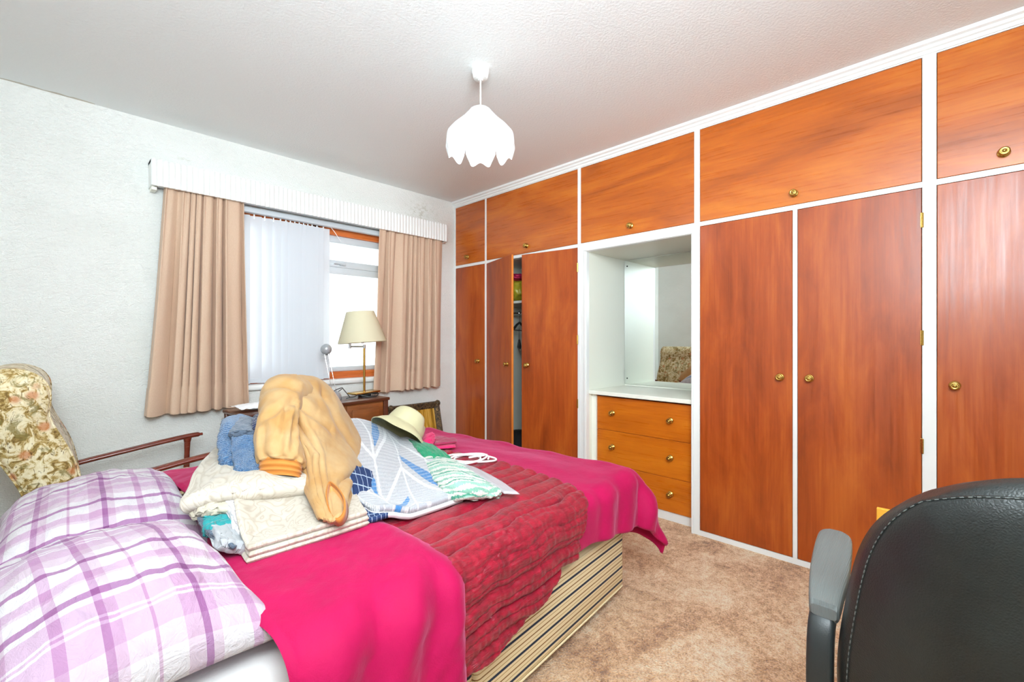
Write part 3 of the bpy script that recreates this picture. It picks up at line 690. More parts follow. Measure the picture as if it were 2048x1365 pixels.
for i in range(nv_):
    x = (0.66, 0.73, 0.80, 0.87, 0.94, 1.005, 1.06, 1.105, 1.14, 1.17, 1.20, 1.23, 1.26, 1.29, 1.32, 1.355, 1.402)[i]
    ang = math.radians(-20+3*math.sin(i*1.7)) if i < nv_-1 else math.radians(-8)
    R = Matrix.Translation((x, 3.322, 0)) @ Matrix.Rotation(ang, 4, 'Z')
    zb = 0.839+0.002*math.sin(i*2.1)
    rings = []
    for z in np.linspace(1.955, zb, 9):
        rings.append([R @ Vector((a, 0.003*(1-(a/0.0445)**2)+0.0006*math.sin(z*7+i), z)) for a in np.linspace(-0.0445, 0.0445, 7)])
    mb = MB(); mb.rings(rings, False, False, closed=False); s_ = mb.build('vane', W['vane'], bl, 'all')
    MB().box((-0.042, -0.0015, zb+0.002), (0.042, 0.0022, zb+0.028), M=R).build('bottom_weight', W['vane'], s_)
    MB().box((-0.004, -0.003, 1.935), (0.004, 0.003, 1.967), M=R).build('hanger_clip', W['gloss'], s_)
cp = [(1.44, 3.285, 1.966), (1.47, 3.28, 1.93), (1.515, 3.28, 1.87)]
MB().tube(cp, 0.0022, 6).build('pull_cord', W['whitecable'], bl, True)

# ------------------------------------------------------------------ pendant lamp
LP = Vector((1.40, 1.573, 0))
pen = thing('pendant_lamp', 'white petal-shaded pendant lamp hanging lit from the ceiling', 'lamp', LP+Vector((0, 0, 2.40)))
MB().lathe([(0.001, 2.40), (0.040, 2.40), (0.041, 2.385), (0.038, 2.379), (0.036, 2.362), (0.030, 2.353), (0.012, 2.350), (0.010, 2.345), (0.001, 2.345)], Matrix.Translation(LP), 32).build('ceiling_rose', W['gloss'], pen, 30)
MB().tube([LP+Vector((0, 0, 2.347)), LP+Vector((0, 0, 2.20))], 0.0032, 8).build('flex', W['whitecable'], pen, True)
MB().lathe([(0.001, 2.205), (0.012, 2.205), (0.019, 2.195), (0.019, 2.145), (0.001, 2.143)], Matrix.Translation(LP), 20).build('bulb_holder', W['gloss'], pen, 30)
sh = MB().lathe([(0.018, 2.208), (0.034, 2.212), (0.05, 2.205), (0.056, 2.196)], Matrix.Translation(LP), 32, False).build('shade_collar', W['shade'], pen, True)
vdir = math.atan2(-LP.y, -LP.x)
for k in range(6):
    a0 = vdir+k*2*PI/6
    nu, nv = 30, 32; P = np.zeros((nu, nv, 3))
    for i, s in enumerate(np.linspace(0, 1, nu)):
        for j, q in enumerate(np.linspace(-1, 1, nv)):
            sp = [0, 0.2, 0.4, 0.6, 0.8, 1.0]
            rad = float(np.interp(s, sp, [0.040, 0.084, 0.124, 0.153, 0.160, 0.150]))
            z = float(np.interp(s, sp, [2.212, 2.158, 2.119, 2.084, 2.046, 2.006]))
            hw = float(np.interp(s, [0, 0.5, 0.85, 1.0], [0.60, 0.56, 0.50, 0.42]))
            lob = 0.011*math.cos(q*2*PI*0.72)+0.022*max(0, (abs(q)-0.75)/0.25)**2
            z += lob*s**4
            rad += 0.010*(1-q*q)*math.sin(s*PI)*0.8+(0.006 if k % 2 == 0 else -0.003)*s-0.010*abs(q)**4*s
            a = a0+q*hw
            P[i, j] = (LP.x+rad*math.cos(a), LP.y+rad*math.sin(a), z)
    me = grid_mesh('petal', P, 0.0025, outward=(LP.x+math.cos(a0)*3, LP.y+math.sin(a0)*3, 2.6)); link('petal', me, pen, W['shade'], 'all')
m = Mat('lit_bulb', (1, 1, 1, 1), 0.3); m.set('Emission Color', (1, 0.97, 0.92, 1)); m.set('Emission Strength', 3.0)
mb = MB().lathe([(0.001, 2.145), (0.013, 2.143), (0.014, 2.125), (0.024, 2.10), (0.03, 2.078), (0.028, 2.058), (0.018, 2.042), (0.001, 2.037)], Matrix.Translation(LP), 24)
mb.build('bulb', m.m, pen, True)
# ================================================================== DESK AND THINGS UNDER THE WINDOW
DA, DB = Vector((0.735, 2.79, 0)), Vector((1.705, 2.895, 0)); dx = (DB-DA); DL = dx.length; dx.normalize(); dy = Vector((-dx.y, dx.x, 0)); DD = 0.30; DZ = 0.716
MD = Matrix.Translation(DA) @ Matrix((dx, dy, Vector((0, 0, 1)))).transposed().to_4x4()
desk = thing('side_table', 'dark wooden table with drawer front under the window behind the bed', 'table', MD @ Vector((DL/2, DD/2, 0)))
MB().box((0, 0, DZ-0.022), (DL, DD, DZ), 0.006, MD).build('table_top', W['dark'], desk, 40)
MB().box((0.035, 0.025, DZ-0.20), (DL-0.03, DD-0.02, DZ-0.022), 0.002, MD).build('apron', W['darkfront'], desk)
for a, b in ((0.05, 0.33), (0.345, 0.625), (0.64, DL-0.05)):
    d = MB().box((a, 0.012, DZ-0.185), (b, 0.026, DZ-0.032), 0.004, MD).build('drawer', W['darkfront'], desk, 40)
    MB().box((a+0.035, 0.007, DZ-0.160), (b-0.035, 0.013, DZ-0.060), 0.004, MD).build('drawer_panel', W['darkfront'], d, 40)
for a, b in ((0.005, 0.012), (DL-0.045, 0.012), (0.005, DD-0.045), (DL-0.045, DD-0.045)):
    MB().box((a, b, 0), (a+0.038, b+0.034, DZ-0.021), 0.004, MD).build('leg', W['dark'], desk, 40)
# swing-arm table lamp
lp = MD @ Vector((0.885, 0.185, DZ)); lamp = thing('table_lamp', 'brass swing-arm table lamp with a cream tapered shade', 'lamp', lp)
MB().box((-0.105, -0.055, 0.022), (0.105, 0.055, 0.036), 0.005, Matrix.Translation(lp) @ Matrix.Rotation(0.12, 4, 'Z') @ Matrix.Rotation(-0.03, 4, 'Y')).build('base', W['brass'], lamp, 40)
MB().box((-0.035, -0.03, 0.0), (0.04, 0.03, 0.024), 0.004, Matrix.Translation(lp)).build('adapter', W['black'], lamp, 40)
zp = 0.375
MB().tube([lp+Vector((0, 0, 0.034)), lp+Vector((0, 0, zp))], 0.0085, 14).build('pole', W['brass'], lamp, True)
u_ = Vector((-SX, CXX, 0))
e1 = lp+u_*0.105
mb = MB(); mb.tube([lp+Vector((0, 0, zp-0.012)), e1+Vector((0, 0, zp-0.012))], 0.006, 10); mb.tube([e1+Vector((0, 0, zp-0.026)), e1+Vector((0, 0, zp+0.032))], 0.010, 12)
mb.tube([e1+Vector((0, 0, zp+0.022)), lp+u_*0.012+Vector((0, 0, zp+0.026))], 0.006, 10); mb.tube([lp+u_*0.012+Vector((0, 0, zp+0.012)), lp+u_*0.012+Vector((0, 0, zp+0.12))], 0.009, 12)
mb.tube([lp+Vector((0, 0, zp-0.024)), lp+Vector((0, 0, zp+0.003))], 0.0105, 12)
mb.build('swing_arm', W['chrome'], lamp, 40)
sc_ = lp+u_*0.012+Vector((0, 0, zp+0.018)); Rs = Matrix.Translation(sc_) @ Matrix.Rotation(math.radians(-4.5), 4, Vector((CXX, SX, 0)))
mb = MB().lathe([(0.170, 0.0), (0.171, 0.004), (0.098, 0.226), (0.096, 0.226), (0.168, 0.004), (0.168, 0.0), (0.170, 0.0)], Rs, 48, False); mb.build('lamp_shade', W['lampshade'], lamp, 40)
mb = MB()
for k in range(3): mb.tube([Rs @ Vector((0.0, 0, 0.20)), Rs @ Vector((0.101*math.cos(k*2.094), 0.101*math.sin(k*2.094), 0.212))], 0.002, 6)
mb.build('shade_spider', W['brass'], lamp, True)
# silver ball lamp
sl = MD @ Vector((0.635, 0.18, DZ)); bl_ = thing('desk_lamp', 'small silver ball lamp on two thin rods', 'lamp', sl)
MB().lathe([(0.001, 0.0), (0.056, 0.0), (0.058, 0.008), (0.056, 0.026), (0.047, 0.046), (0.030, 0.060), (0.001, 0.065)], Matrix.Translation(sl), 32).build('base', W['silver'], bl_, True)
hd = sl+u_*0.045+Vector((0, 0, 0.348))
for o_ in (-0.014, 0.016):
    MB().tube([sl+u_*(-o_-0.008)+Vector((0, 0, 0.055)), hd+u_*(-o_*0.85)+Vector((0, 0, -0.03))], 0.0022, 8).build('rod', W['chrome'], bl_, True)
hb = MB(); hb.lathe([(0.001, -0.038), (0.012, -0.036), (0.026, -0.027), (0.035, -0.013), (0.037, 0), (0.034, 0.016), (0.024, 0.029), (0.012, 0.036), (0.001, 0.038)], Matrix.Translation(hd) @ Matrix.Rotation(0.5, 4, 'X'), 32); hb.build('ball_head', W['silver'], bl_, True)
MB().tube([hd+u_*0.034+Vector((0, 0, -0.044)), hd+u_*(-0.02)+Vector((0, 0, -0.038))], 0.003, 8).build('tilt_pin', W['chrome'], bl_, True)
cb = [sl+Vector((0.065*math.cos(a), 0.05*math.sin(a), 0.012+0.035*(1+math.sin(a*1.0+2.4)))) for a in np.linspace(0, 2*PI, 24)[:-1]]
MB().tube(cb+[sl+dx*0.12-dy*0.02+Vector((0, 0, 0.006))], 0.0028, 6).build('flex', W['cable'], bl_, True)
def cloop(p, pts): return [p+dx*a+dy*b+Vector((0, 0, c)) for a, b, c in pts]
pts = [(-0.17, -0.04, .004), (-.13, -.07, .014), (-.08, -.055, .022), (-.04, -.075, .01), (0, -.09, .004), (.05, -.08, .006), (.08, -.055, .02), (.04, -.065, .024), (-.02, -.062, .018), (-.07, -.075, .006), (-.03, -.1, .003), (.03, -.1, .003), (.07, -.07, .012), (.10, -.03, .014), (.09, .03, .006)]
C_ = crom(np.array(pts), 70, 0)
o = MB().tube(cloop(lp, C_), 0.0032, 6).build('cable', W['cable'], None, True, lp); tag(o, 'dark tangled cable around the foot of the cream-shaded lamp', 'cable')
# crumpled white paper and flat note on the left end
pb = MD @ Vector((0.10, 0.16, DZ))
def paper_disp(U, V, P): return 0.012*ridge(st3(U*3, V*3, 2.2), 2)+0.006*fbm(st3(U*6, V*6, 4), 2)
rows = []
for i in range(5):
    rows.append([MD @ Vector((0.02+0.21*j/4, 0.08+0.17*i/4, DZ+0.014+0.022*math.sin(i/4*PI)*math.sin(0.4+j/4*2.4))) for j in range(5)])
o = sheet('paper', rows, W['paper'], None, 40, 40, 0.002, paper_disp, loc=pb); tag(o, 'crumpled white paper lying on the left end of the dark table', 'paper')
pb = MD @ Vector((0.30, 0.17, DZ)); mb = MB(); mb.box((0.235, 0.10, DZ), (0.40, 0.24, DZ+0.012), 0.002, MD)
o = mb.build('notepad', W['paper'], None, 30, pb); tag(o, 'white notepad on the dark table, mostly behind the tan jacket', 'notepad')
# framed picture leaning on the wall
pf = thing('framed_picture', 'ornate dark gilt frame leaning on the wall beneath the right curtain', 'picture', (2.15, 3.2, 0))
fb = Vector((1.90, 3.13, 0.0)); fw_, fh = 0.50, 0.60
R = Matrix.Translation(fb) @ Matrix.Rotation(math.radians(0.0), 4, 'Z') @ Matrix.Rotation(math.radians(-13), 4, 'X')
def fbar(a, b, a2, b2):
    pr = [(0.0, 0.0), (0.006, -0.022), (0.018, -0.030), (0.032, -0.024), (0.045, -0.016), (0.055, -0.012), (0.055, 0.0)]
    d = (Vector(b)-Vector(a)); mb = MB(); rings = []
    for t in np.linspace(0, 1, 15):
        o_ = Vector(a).lerp(Vector(b), t); i_ = Vector(a2).lerp(Vector(b2), t); n = (i_-o_)
        rings.append([R @ Vector((o_.x+n.x*q/0.055, y*(1+0.18*math.sin(t*40)*(0.2 < q/0.055 < 0.8)), o_.z+n.z*q/0.055)) for q, y in pr])
    mb.rings(rings); mb.build('frame_rail', W['gilt'], pf, 40)
c_ = [(0, 0, 0), (fw_, 0, 0), (fw_, 0, fh), (0, 0, fh)]; e = 0.06; i_ = [(e, 0, e), (fw_-e, 0, e), (fw_-e, 0, fh-e), (e, 0, fh-e)]
for k in range(4): fbar(c_[k], c_[(k+1) % 4], i_[k], i_[(k+1) % 4])
MB().box((e-0.005, -0.008, e-0.005), (fw_-e+0.005, -0.002, fh-e+0.005), M=R).build('picture_panel', W['picture'], pf)
for (x, z) in ((0.02, fh-0.02), (fw_-0.02, fh-0.02)):
    mb = MB(); mb.lathe([(0.028, 0.0), (0.026, 0.012), (0.016, 0.022), (0.006, 0.03)], R @ Matrix.Translation((x, -0.012, z)) @ Matrix.Rotation(PI/2, 4, 'X'), 8); mb.build('corner_ornament', W['gilt'], pf, 30)

# ================================================================== ARMCHAIR
ac = thing('armchair', 'armchair with floral tapestry back and red-brown wooden arms beside the bed', 'armchair', (0.25, 2.78, 0))
YN, YF2 = 2.50, 3.06
front = [(0.105, 0.40), (0.085, 0.55), (0.068, 0.640), (0.035, 0.735), (0.005, 0.805), (-0.008, 0.855), (-0.004, 0.905), (-0.010, 0.955), (-0.040, 1.000), (-0.095, 1.024)]
rear = [(-0.160, 1.018), (-0.215, 0.985), (-0.235, 0.93), (-0.225, 0.86), (-0.185, 0.76), (-0.135, 0.66), (-0.085, 0.55), (-0.05, 0.42), (-0.02, 0.34), (0.06, 0.33)]
pr = np.array(front+rear); pr = crom(np.concatenate([pr, pr[:1]]), 70, 0)[:-1]
ctr = pr.mean(0); rings = []
for t in np.linspace(0, 1, 26):
    y = YN+(YF2-YN)*t; e = min(t, 1-t)*(YF2-YN)/0.035; k = math.sqrt(max(0, 1-(1-min(e, 1))**2)); ins = 0.03*(1-k)
    d = pr-ctr; L = np.linalg.norm(d, axis=1, keepdims=True); q = pr-d/L*ins
    side = 0.018*math.cos((t-0.5)*PI)                 # front is slightly hollowed towards the middle
    rings.append([(x-side*(x > ctr[0]-0.02)*0.5, y-0.008*math.sin(z*9), z) for x, z in q])
MB().rings(rings).build('backrest', W['tapestry'], ac, 'all')
for t in (0.028, 0.972):
    y = YN+(YF2-YN)*t; d = pr-ctr; L = np.linalg.norm(d, axis=1, keepdims=True); q = pr-d/L*0.006
    MB().tube([(x, y, z) for x, z in q], 0.004, 6, closed=True).build('piping', W['tapestry'], ac, True)
MB().box((0.06, YN+0.02, 0.30), (0.56, YF2-0.02, 0.43), 0.04, seg=4).build('seat_cushion', W['tapestry'], ac, True)
MB().box((0.02, YN+0.02, 0.22), (0.55, YF2-0.02, 0.30), 0.01).build('seat_frame', W['showwood'], ac, 40)
for y in (YN-0.004, YF2+0.004):
    pts = crom(np.array([(0.03, y, 0.515), (0.12, y, 0.532), (0.26, y, 0.553), (0.42, y, 0.576), (0.54, y, 0.590), (0.60, y, 0.592)]), 26, 0)
    rings = []
    for i, p in enumerate(pts):
        w_ = 0.018+0.006*math.sin(i/25*PI); h_ = 0.013*(1 if i < 24 else 0.6); w_ *= (1 if i < 24 else 0.7)
        rings.append([(p[0], p[1]+w_*math.cos(a), p[2]+h_*math.sin(a)) for a in np.linspace(0, 2*PI, 16, endpoint=False)])
    MB().rings(rings).build('arm', W['showwood'], ac, 50)
    rings = []
    for z, w_ in ((0.30, 0.020), (0.40, 0.015), (0.50, 0.013), (0.555, 0.015), (0.582, 0.021)):
        x = 0.53-0.03*(0.58-z); rings.append([(x+w_*math.cos(a), y+w_*0.8*math.sin(a), z) for a in np.linspace(0, 2*PI, 14, endpoint=False)])
    MB().rings(rings).build('arm_post', W['showwood'], ac, 50)
    for xx, lean in ((0.53, 0.02), (0.02, -0.10)):
        yi = y+(0.05 if y < 2.7 else -0.05)
        MB().tube([(xx, yi, 0.24), (xx+lean*0.5, yi, 0.12), (xx+lean, yi, 0.0)], [0.022, 0.018, 0.013], 12).build('leg', W['showwood'], ac, True)

# ================================================================== BED
FC = Vector((1.778, 1.040, 0)); th0 = math.radians(4.6); e1_ = Vector((-math.cos(th0), -math.sin(th0), 0)); e2_ = Vector((-math.sin(th0), math.cos(th0), 0))
BW, BLn = 1.35, 1.90
def BP(s, t, z): return FC+e1_*s+e2_*t+Vector((0, 0, z))
MBd = Matrix.Translation(FC) @ Matrix((e1_, -e2_, Vector((0, 0, 1)))).transposed().to_4x4()     # t is -y here, z kept
def bbox(mb, s0, s1, t0, t1, z0, z1, bev=0.0, seg=3): return mb.box((s0, -t1, z0), (s1, -t0, z1), bev, MBd, seg)
bed = thing('divan_bed', 'double divan bed base covered in cream ticking with navy stripes', 'bed', BP(0.95, 0.67, 0))
for s0, s1 in ((0.0, 0.940), (0.946, 1.90)):
    b = MB(); bbox(b, s0, s1, 0.0, BW, 0.035, 0.30, 0.018)
    dv = b.build('divan_base', W['ticking'], bed, 50)
    for z in (0.296, 0.040):
        MB().tube([BP(s0+0.012, 0.002, z), BP(s0+0.3, -0.001, z), BP(s1-0.3, -0.001, z), BP(s1-0.012, 0.002, z)], 0.004, 6).build('piping', W['ticking'], dv, True)
        if s0 == 0: MB().tube([BP(-0.001, 0.015, z), BP(-0.001, BW-0.015, z)], 0.004, 6).build('piping', W['ticking'], dv, True)
for s, t in ((0.06, 0.06), (0.06, BW-0.06), (1.84, 0.06), (1.84, BW-0.06), (0.90, 0.06), (0.99, 0.06)):
    M_ = Matrix.Translation(BP(s, t, 0.018)) @ Matrix.Rotation(PI/2, 4, 'X')
    MB().lathe([(0.001, -0.011), (0.016, -0.011), (0.018, -0.006), (0.018, 0.006), (0.016, 0.011), (0.001, 0.011)], M_, 16).build('castor', W['blackmat'], bed, 40)
# mattress in a fitted white sheet
b = MB(); bbox(b, 0.005, 1.895, 0.003, BW-0.003, 0.30, 0.505, 0.055, 5)
mt = b.build('mattress', W['sheet'], None, 50, BP(0.95, 0.67, 0.30)); tag(mt, 'mattress in a plain white fitted sheet on the striped divan', 'mattress')
# arc-length drape over the mattress block
ZT = 0.545; RD = 0.055
def bedmap(S, T, lift=0.0):
    ds = np.maximum(0, -S); dn = np.maximum(0, -T); df = np.maximum(0, T-BW); dt = dn+df
    l = np.sqrt(ds**2+dt**2)+1e-9
    arc = RD*PI/2
    out = np.where(l < arc, RD*np.sin(np.minimum(l, arc)/RD), RD+(l-arc)*0.04)
    dwn = np.where(l < arc, RD*(1-np.cos(np.minimum(l, arc)/RD)), RD+(l-arc))
    out = out+0.42*np.minimum(ds, dt)
    so = out*ds/l; to = out*dt/l
    s = np.where(S > 0, S, 0)-so; t = np.clip(T, 0, BW)-to*(dn > 0)+to*(df > 0)
    tc_ = np.clip(T, 0, BW)/BW; crown = 0.028*np.sin(tc_*PI)**0.6*sstep(-0.02, 0.25, S)
    z = ZT+crown-dwn+lift*0
    return s, t, z
def to_world(s, t, z): return np.stack([FC.x+e1_.x*s+e2_.x*t, FC.y+e1_.y*s+e2_.y*t, z], -1)
def drape(name, Sg, Tg, th, dispf, mat, parent, uv=None):
    s, t, z = bedmap(Sg, Tg); P = to_world(s, t, z)
    N = gnormals(P)
    if N[..., 2].mean() < 0: N = -N
    P = P+N*dispf(Sg, Tg)[..., None]
    P[..., 2] = np.maximum(P[..., 2], 0.012)
    me = grid_mesh(name, P, th, outward=(1.2, 0.3, 4), uv=uv)
    return link(name, me, parent, mat, 'all', None if parent is not None else BP(0.8, 0.7, ZT))
def hem(s, pts): xs_, ys_ = zip(*pts); return np.interp(s, xs_, ys_)
nu, nv = 220, 240
A, Bq = np.meshgrid(np.linspace(0, 1, nu), np.linspace(0, 1, nv), indexing='ij')
Tfar = BW+0.10
s_edge = 1.40
S0 = -0.33+A*(s_edge+0.33)
near = hem(S0, [(-0.33, 0.27), (0.0, 0.26), (0.15, 0.24), (0.4, 0.20), (0.5, 0.20), (1.0, 0.26), (1.08, 0.34), (1.25, 0.42), (1.5, 0.42)])
T0 = Tfar+Bq*(-near-Tfar)
S0 = np.where(A > 0.5, S0+(A-0.5)*2*(0.10*sstep(0.9, 0.1, T0)+0.02*np.sin(T0*6)-0.03*sstep(0.8, 1.3, T0)), S0)
def d_duvet(S, T, raised=1.0):
    d = 0.008*fbm(st3(S*3.2, T*3.2, 1.0), 3)+0.0035*ridge(st3(S*6+T*3, T*7-S*2, 4.0), 3)
    side = sstep(0.04, -0.10, T)
    left = sstep(1.03, 1.12, S)*raised
    d += left*(0.030+0.012*np.sin(S*38+3*np.sin(T*7))*side+0.016*ridge(st3(S*6+T*5, T*4-S*3, 3), 3))
    foot = sstep(0.42, 0.30, S)
    d += foot*side*(0.010*np.sin((S+0.25*T)*34)+0.008*ridge(st3(S*12, T*5, 8), 2))
    d += sstep(0.03, -0.08, S)*0.010*np.sin(T*20+2*np.sin(S*9))
    d += 0.012*sstep(0.35, 0.1, S)*sstep(0.1, -0.1, S)
    d -= 0.004*sstep(0.36, 0.40, S)*(1-left)
    return d
dv = drape('duvet', S0, T0, 0.022, d_duvet, W['magenta'], None); tag(dv, 'magenta cotton duvet spread over the bed, hanging over the foot', 'duvet')
# crinkled throw across the duvet
nu, nv = 150, 620
A, Bq = np.meshgrid(np.linspace(0, 1, nu), np.linspace(0, 1, nv), indexing='ij')
nh = hem(A, [(0, 0.205), (0.15, 0.20), (0.35, 0.255), (0.6, 0.285), (0.8, 0.305), (1, 0.29)])
Tt = (BW+0.05)+Bq*(-nh-BW-0.05)
sl0 = 0.385-0.02*np.sin(Tt*5)+0.12*sstep(0.05, -0.25, Tt)-0.03*sstep(0.5, 1.2, Tt); sl1 = 1.085+0.0*Tt
St = sl0+A*(sl1-sl0)
def d_throw(S, T):
    wob = 0.35*perlin(st3(S*5, T*3, 0))+0.16*perlin(st3(S*14, T*9, 3))
    side = sstep(0.10, -0.05, T)
    rb = np.abs(np.sin((T*46+wob*4.2)*(1.0)))
    rb2 = np.abs(np.sin(T*108+wob*7+2*perlin(st3(S*7, T*8, 5))))
    fine = perlin(st3(S*60, T*16, 2))
    return d_duvet(S, T, 0.0)+0.027-0.013*(1-rb)**2+side*(-0.006*(1-rb2)**2+0.0035*fine)+0.0016*fine+0.006*side*perlin(st3(S*5, T*5, 9))
tw = drape('throw', St, Tt, 0.006, d_throw, W['throw'], None); tag(tw, 'crinkled burgundy satin throw laid across the magenta duvet', 'throw')

# pillows
def pillow(label, c, ax, ay, L, Wd, Th, tilt, seed, bend=0.03, lift=None):
    n, k = 90, 70
    U, V = np.meshgrid(np.linspace(-1, 1, n), np.linspace(-1, 1, k), indexing='ij')
    prof = ((1-np.abs(U)**2.6)*(1-np.abs(V)**2.4)); prof = np.clip(prof, 0, 1)**0.42
    pinch = 1-0.055*(U**2)*(1-V**2)*0-0.0
    X = U*L/2*(1-0.06*(1-np.abs(V)**2)*np.abs(U)**6+0.02*np.abs(U*V)**3); Y = V*Wd/2*(1-0.09*(1-np.abs(U)**2)*np.abs(V)**6+0.03*np.abs(U*V)**3)
    wr = 0.016*ridge(st3(U*1.6+seed, V*2.4+U*0.8, seed), 3)+0.010*fbm(st3(U*2.2, V*2, seed+4), 2)+0.010*ridge(st3(U*1.5+V*3, V*1.2, seed+7), 3)
    wr = wr*np.clip((1-np.maximum(np.abs(U), np.abs(V)))*5, 0, 1)
    res = []
    ax_, ay_ = np.array(ax), np.array(ay); az_ = np.cross(ax_, ay_)
    for sgn in (1, -1):
        Z = sgn*prof*Th/2*(1.15 if sgn > 0 else 0.7)+(wr if sgn > 0 else 0)-bend*U**2-bend*0.6*V**2+0.006*np.sin(U*7+seed)*np.abs(V)**4+tilt*V
        if lift is not None: Z = Z+lift(U, V)
        P = np.array(c)+X[..., None]*ax_+Y[..., None]*ay_+Z[..., None]*az_
        res.append(P)
    idx = np.arange(n*k).reshape(n, k); q = np.stack([idx[:-1, :-1], idx[1:, :-1], idx[1:, 1:], idx[:-1, 1:]], -1).reshape(-1, 4)
    vs = np.concatenate([res[0].reshape(-1, 3), res[1].reshape(-1, 3)]); fs = np.concatenate([q, q[:, ::-1]+n*k])
    me = bpy.data.meshes.new('pillow'); me.from_pydata(vs.tolist(), [], fs.tolist())
    bm = bmesh.new(); bm.from_mesh(me); uvl = bm.loops.layers.uv.new('UVMap')
    UU = np.concatenate([U.ravel(), U.ravel()]); VV = np.concatenate([V.ravel(), V.ravel()])
    for f in bm.faces:
        for lp_ in f.loops: i = lp_.vert.index; lp_[uvl].uv = (UU[i]*L/2/0.30+seed*0.37, VV[i]*Wd/2/0.26+seed*0.21)
    bmesh.ops.remove_doubles(bm, verts=list(bm.verts), dist=0.0004); bm.to_mesh(me); bm.free()
    o = link('pillow', me, None, W['plaid'], 'all', c); return tag(o, label, 'pillow', 'plaid pillows')
th1 = math.radians(4.6)
pillow('lilac plaid pillow at the far side, partly under the other pillow', (0.095, 1.84, 0.600), (math.sin(-th1+0.10), math.cos(0.06), 0), (-1, 0.02, 0.0), 0.70, 0.44, 0.17, -0.012, 1.0)
pillow('lilac plaid pillow at the near edge of the bed, lying on top', (0.088, 1.215, 0.612), (-0.11, 0.993, 0.045), (-0.995, -0.10, 0.0), 0.60, 0.40, 0.16, 0.0, 2.3)
# ================================================================== HEAP OF CLOTHES ON THE BED
def Q(rows): return [[PY(*p) for p in row] for row in rows]
def bed_top(P):
    r = P-np.array([FC.x, FC.y, 0]); s = r[..., 0]*e1_.x+r[..., 1]*e1_.y; t = r[..., 0]*e2_.x+r[..., 1]*e2_.y
    z = ZT+0.028*np.sin(np.clip(t/BW, 0, 1)*PI)**0.6+0.014+0.034*sstep(1.0, 1.12, s)+0.012*sstep(0.34, 0.40, s)*sstep(1.12, 1.06, s)
    z = np.where(t < 0.03, z-np.clip(0.03-t, 0, 1)**2*12, z)
    return np.where((s > -0.05) & (t > -0.06) & (t < BW+0.03), z, -1)
def rest(off):
    def f(U, V, P): P = P.copy(); P[..., 2] = np.maximum(P[..., 2], bed_top(P)+off); return P
    return f
def crease(U, V, p, q, w, d):
    ax, ay = q[0]-p[0], q[1]-p[1]; L2 = ax*ax+ay*ay
    t = np.clip(((U-p[0])*ax+(V-p[1])*ay)/L2, 0, 1); r2 = (U-p[0]-ax*t)**2+(V-p[1]-ay*t)**2
    return -d*np.exp(-r2/(w*w))*(1-0.7*t)+d*0.55*np.exp(-(np.sqrt(r2)-1.7*w)**2/(w*w))*(1-0.7*t)
def QZ(rows): return [[PZ(*p) for p in row] for row in rows]
def wr(a, su, sv, seed, sk=0.0, o=2):
    return lambda U, V, P: a*ridge(st3(U*su+V*sk, V*sv, seed), o)+a*0.5*fbm(st3(U*su*1.7, V*sv*1.7, seed+3), 2)
# lower odds and ends under the cream fabric
def scrap(name, rows, mat, label, cat, th=0.02, a=0.008, seed=0, nu=50, nv=50, su=4, sv=4, uvs=(1, 1), off=None, zmode=False):
    PP = PZ if zmode else PY
    o = sheet(name, (QZ if zmode else Q)(rows), mat, None, nu, nv, th, wr(a, su, sv, seed), uvs, loc=PP(*rows[len(rows)//2][len(rows[0])//2]), post=rest(th*0.5+0.003 if off is None else off))
    return tag(o, label, cat)
gj = scrap('grey_jersey', [[(405, 1050, 1.46), (430, 1050, 1.46), (470, 1050, 1.46), (500, 1050, 1.46)], [(412, 1060, 1.36), (435, 1050, 1.36), (470, 1055, 1.34), (500, 1060, 1.34)],
      [(425, 1072, 1.27), (445, 1075, 1.27), (470, 1078, 1.27), (500, 1080, 1.27)], [(440, 1095, 1.2), (455, 1099, 1.2), (478, 1102, 1.2), (505, 1105, 1.2)]], W['greycloth'], 'pale grey jersey at the bottom of the heap', 'jersey', 0.03)
tr_ = scrap('trim', [[(392, 1034, 1.405), (404, 1031, 1.405)], [(399, 1049, 1.36), (411, 1048, 1.36)], [(418, 1072, 1.285), (428, 1069, 1.285)], [(448, 1090, 1.215), (458, 1087, 1.215)], [(466, 1100, 1.19), (474, 1092, 1.19)]], W['greyknit'], None, None, 0.012, 0.003, 2, 40, 14)
tr_.parent = gj; tr_.location = tr_.location-gj.location; tr_['label'] = 'dark grey trim'
scrap('white_shirt', [[(440, 985, 1.42), (462, 990, 1.42), (485, 990, 1.41)], [(450, 1010, 1.37), (470, 1012, 1.37), (495, 1012, 1.37)], [(465, 1045, 1.30), (482, 1047, 1.30), (500, 1050, 1.30)], [(472, 1075, 1.25), (490, 1076, 1.25), (505, 1078, 1.25)]], W['whitecloth'], 'white shirt tucked under the folded cream fabric', 'shirt', 0.025, 0.006, 5)
scrap('teal_shirt', [[(402, 1028, 1.42), (425, 1030, 1.41), (448, 1026, 1.40), (466, 1032, 1.39)], [(404, 1042, 1.38), (428, 1046, 1.355), (446, 1043, 1.35), (468, 1046, 1.36)], [(414, 1056, 1.34), (424, 1062, 1.315), (440, 1056, 1.31), (466, 1052, 1.33)], [(420, 1064, 1.325), (427, 1066, 1.31), (444, 1060, 1.305), (468, 1056, 1.325)]], W['teal'], 'crumpled teal shirt peeping from the bottom of the heap', 'shirt', 0.022, 0.014, 3, 50, 50, 3, 3)
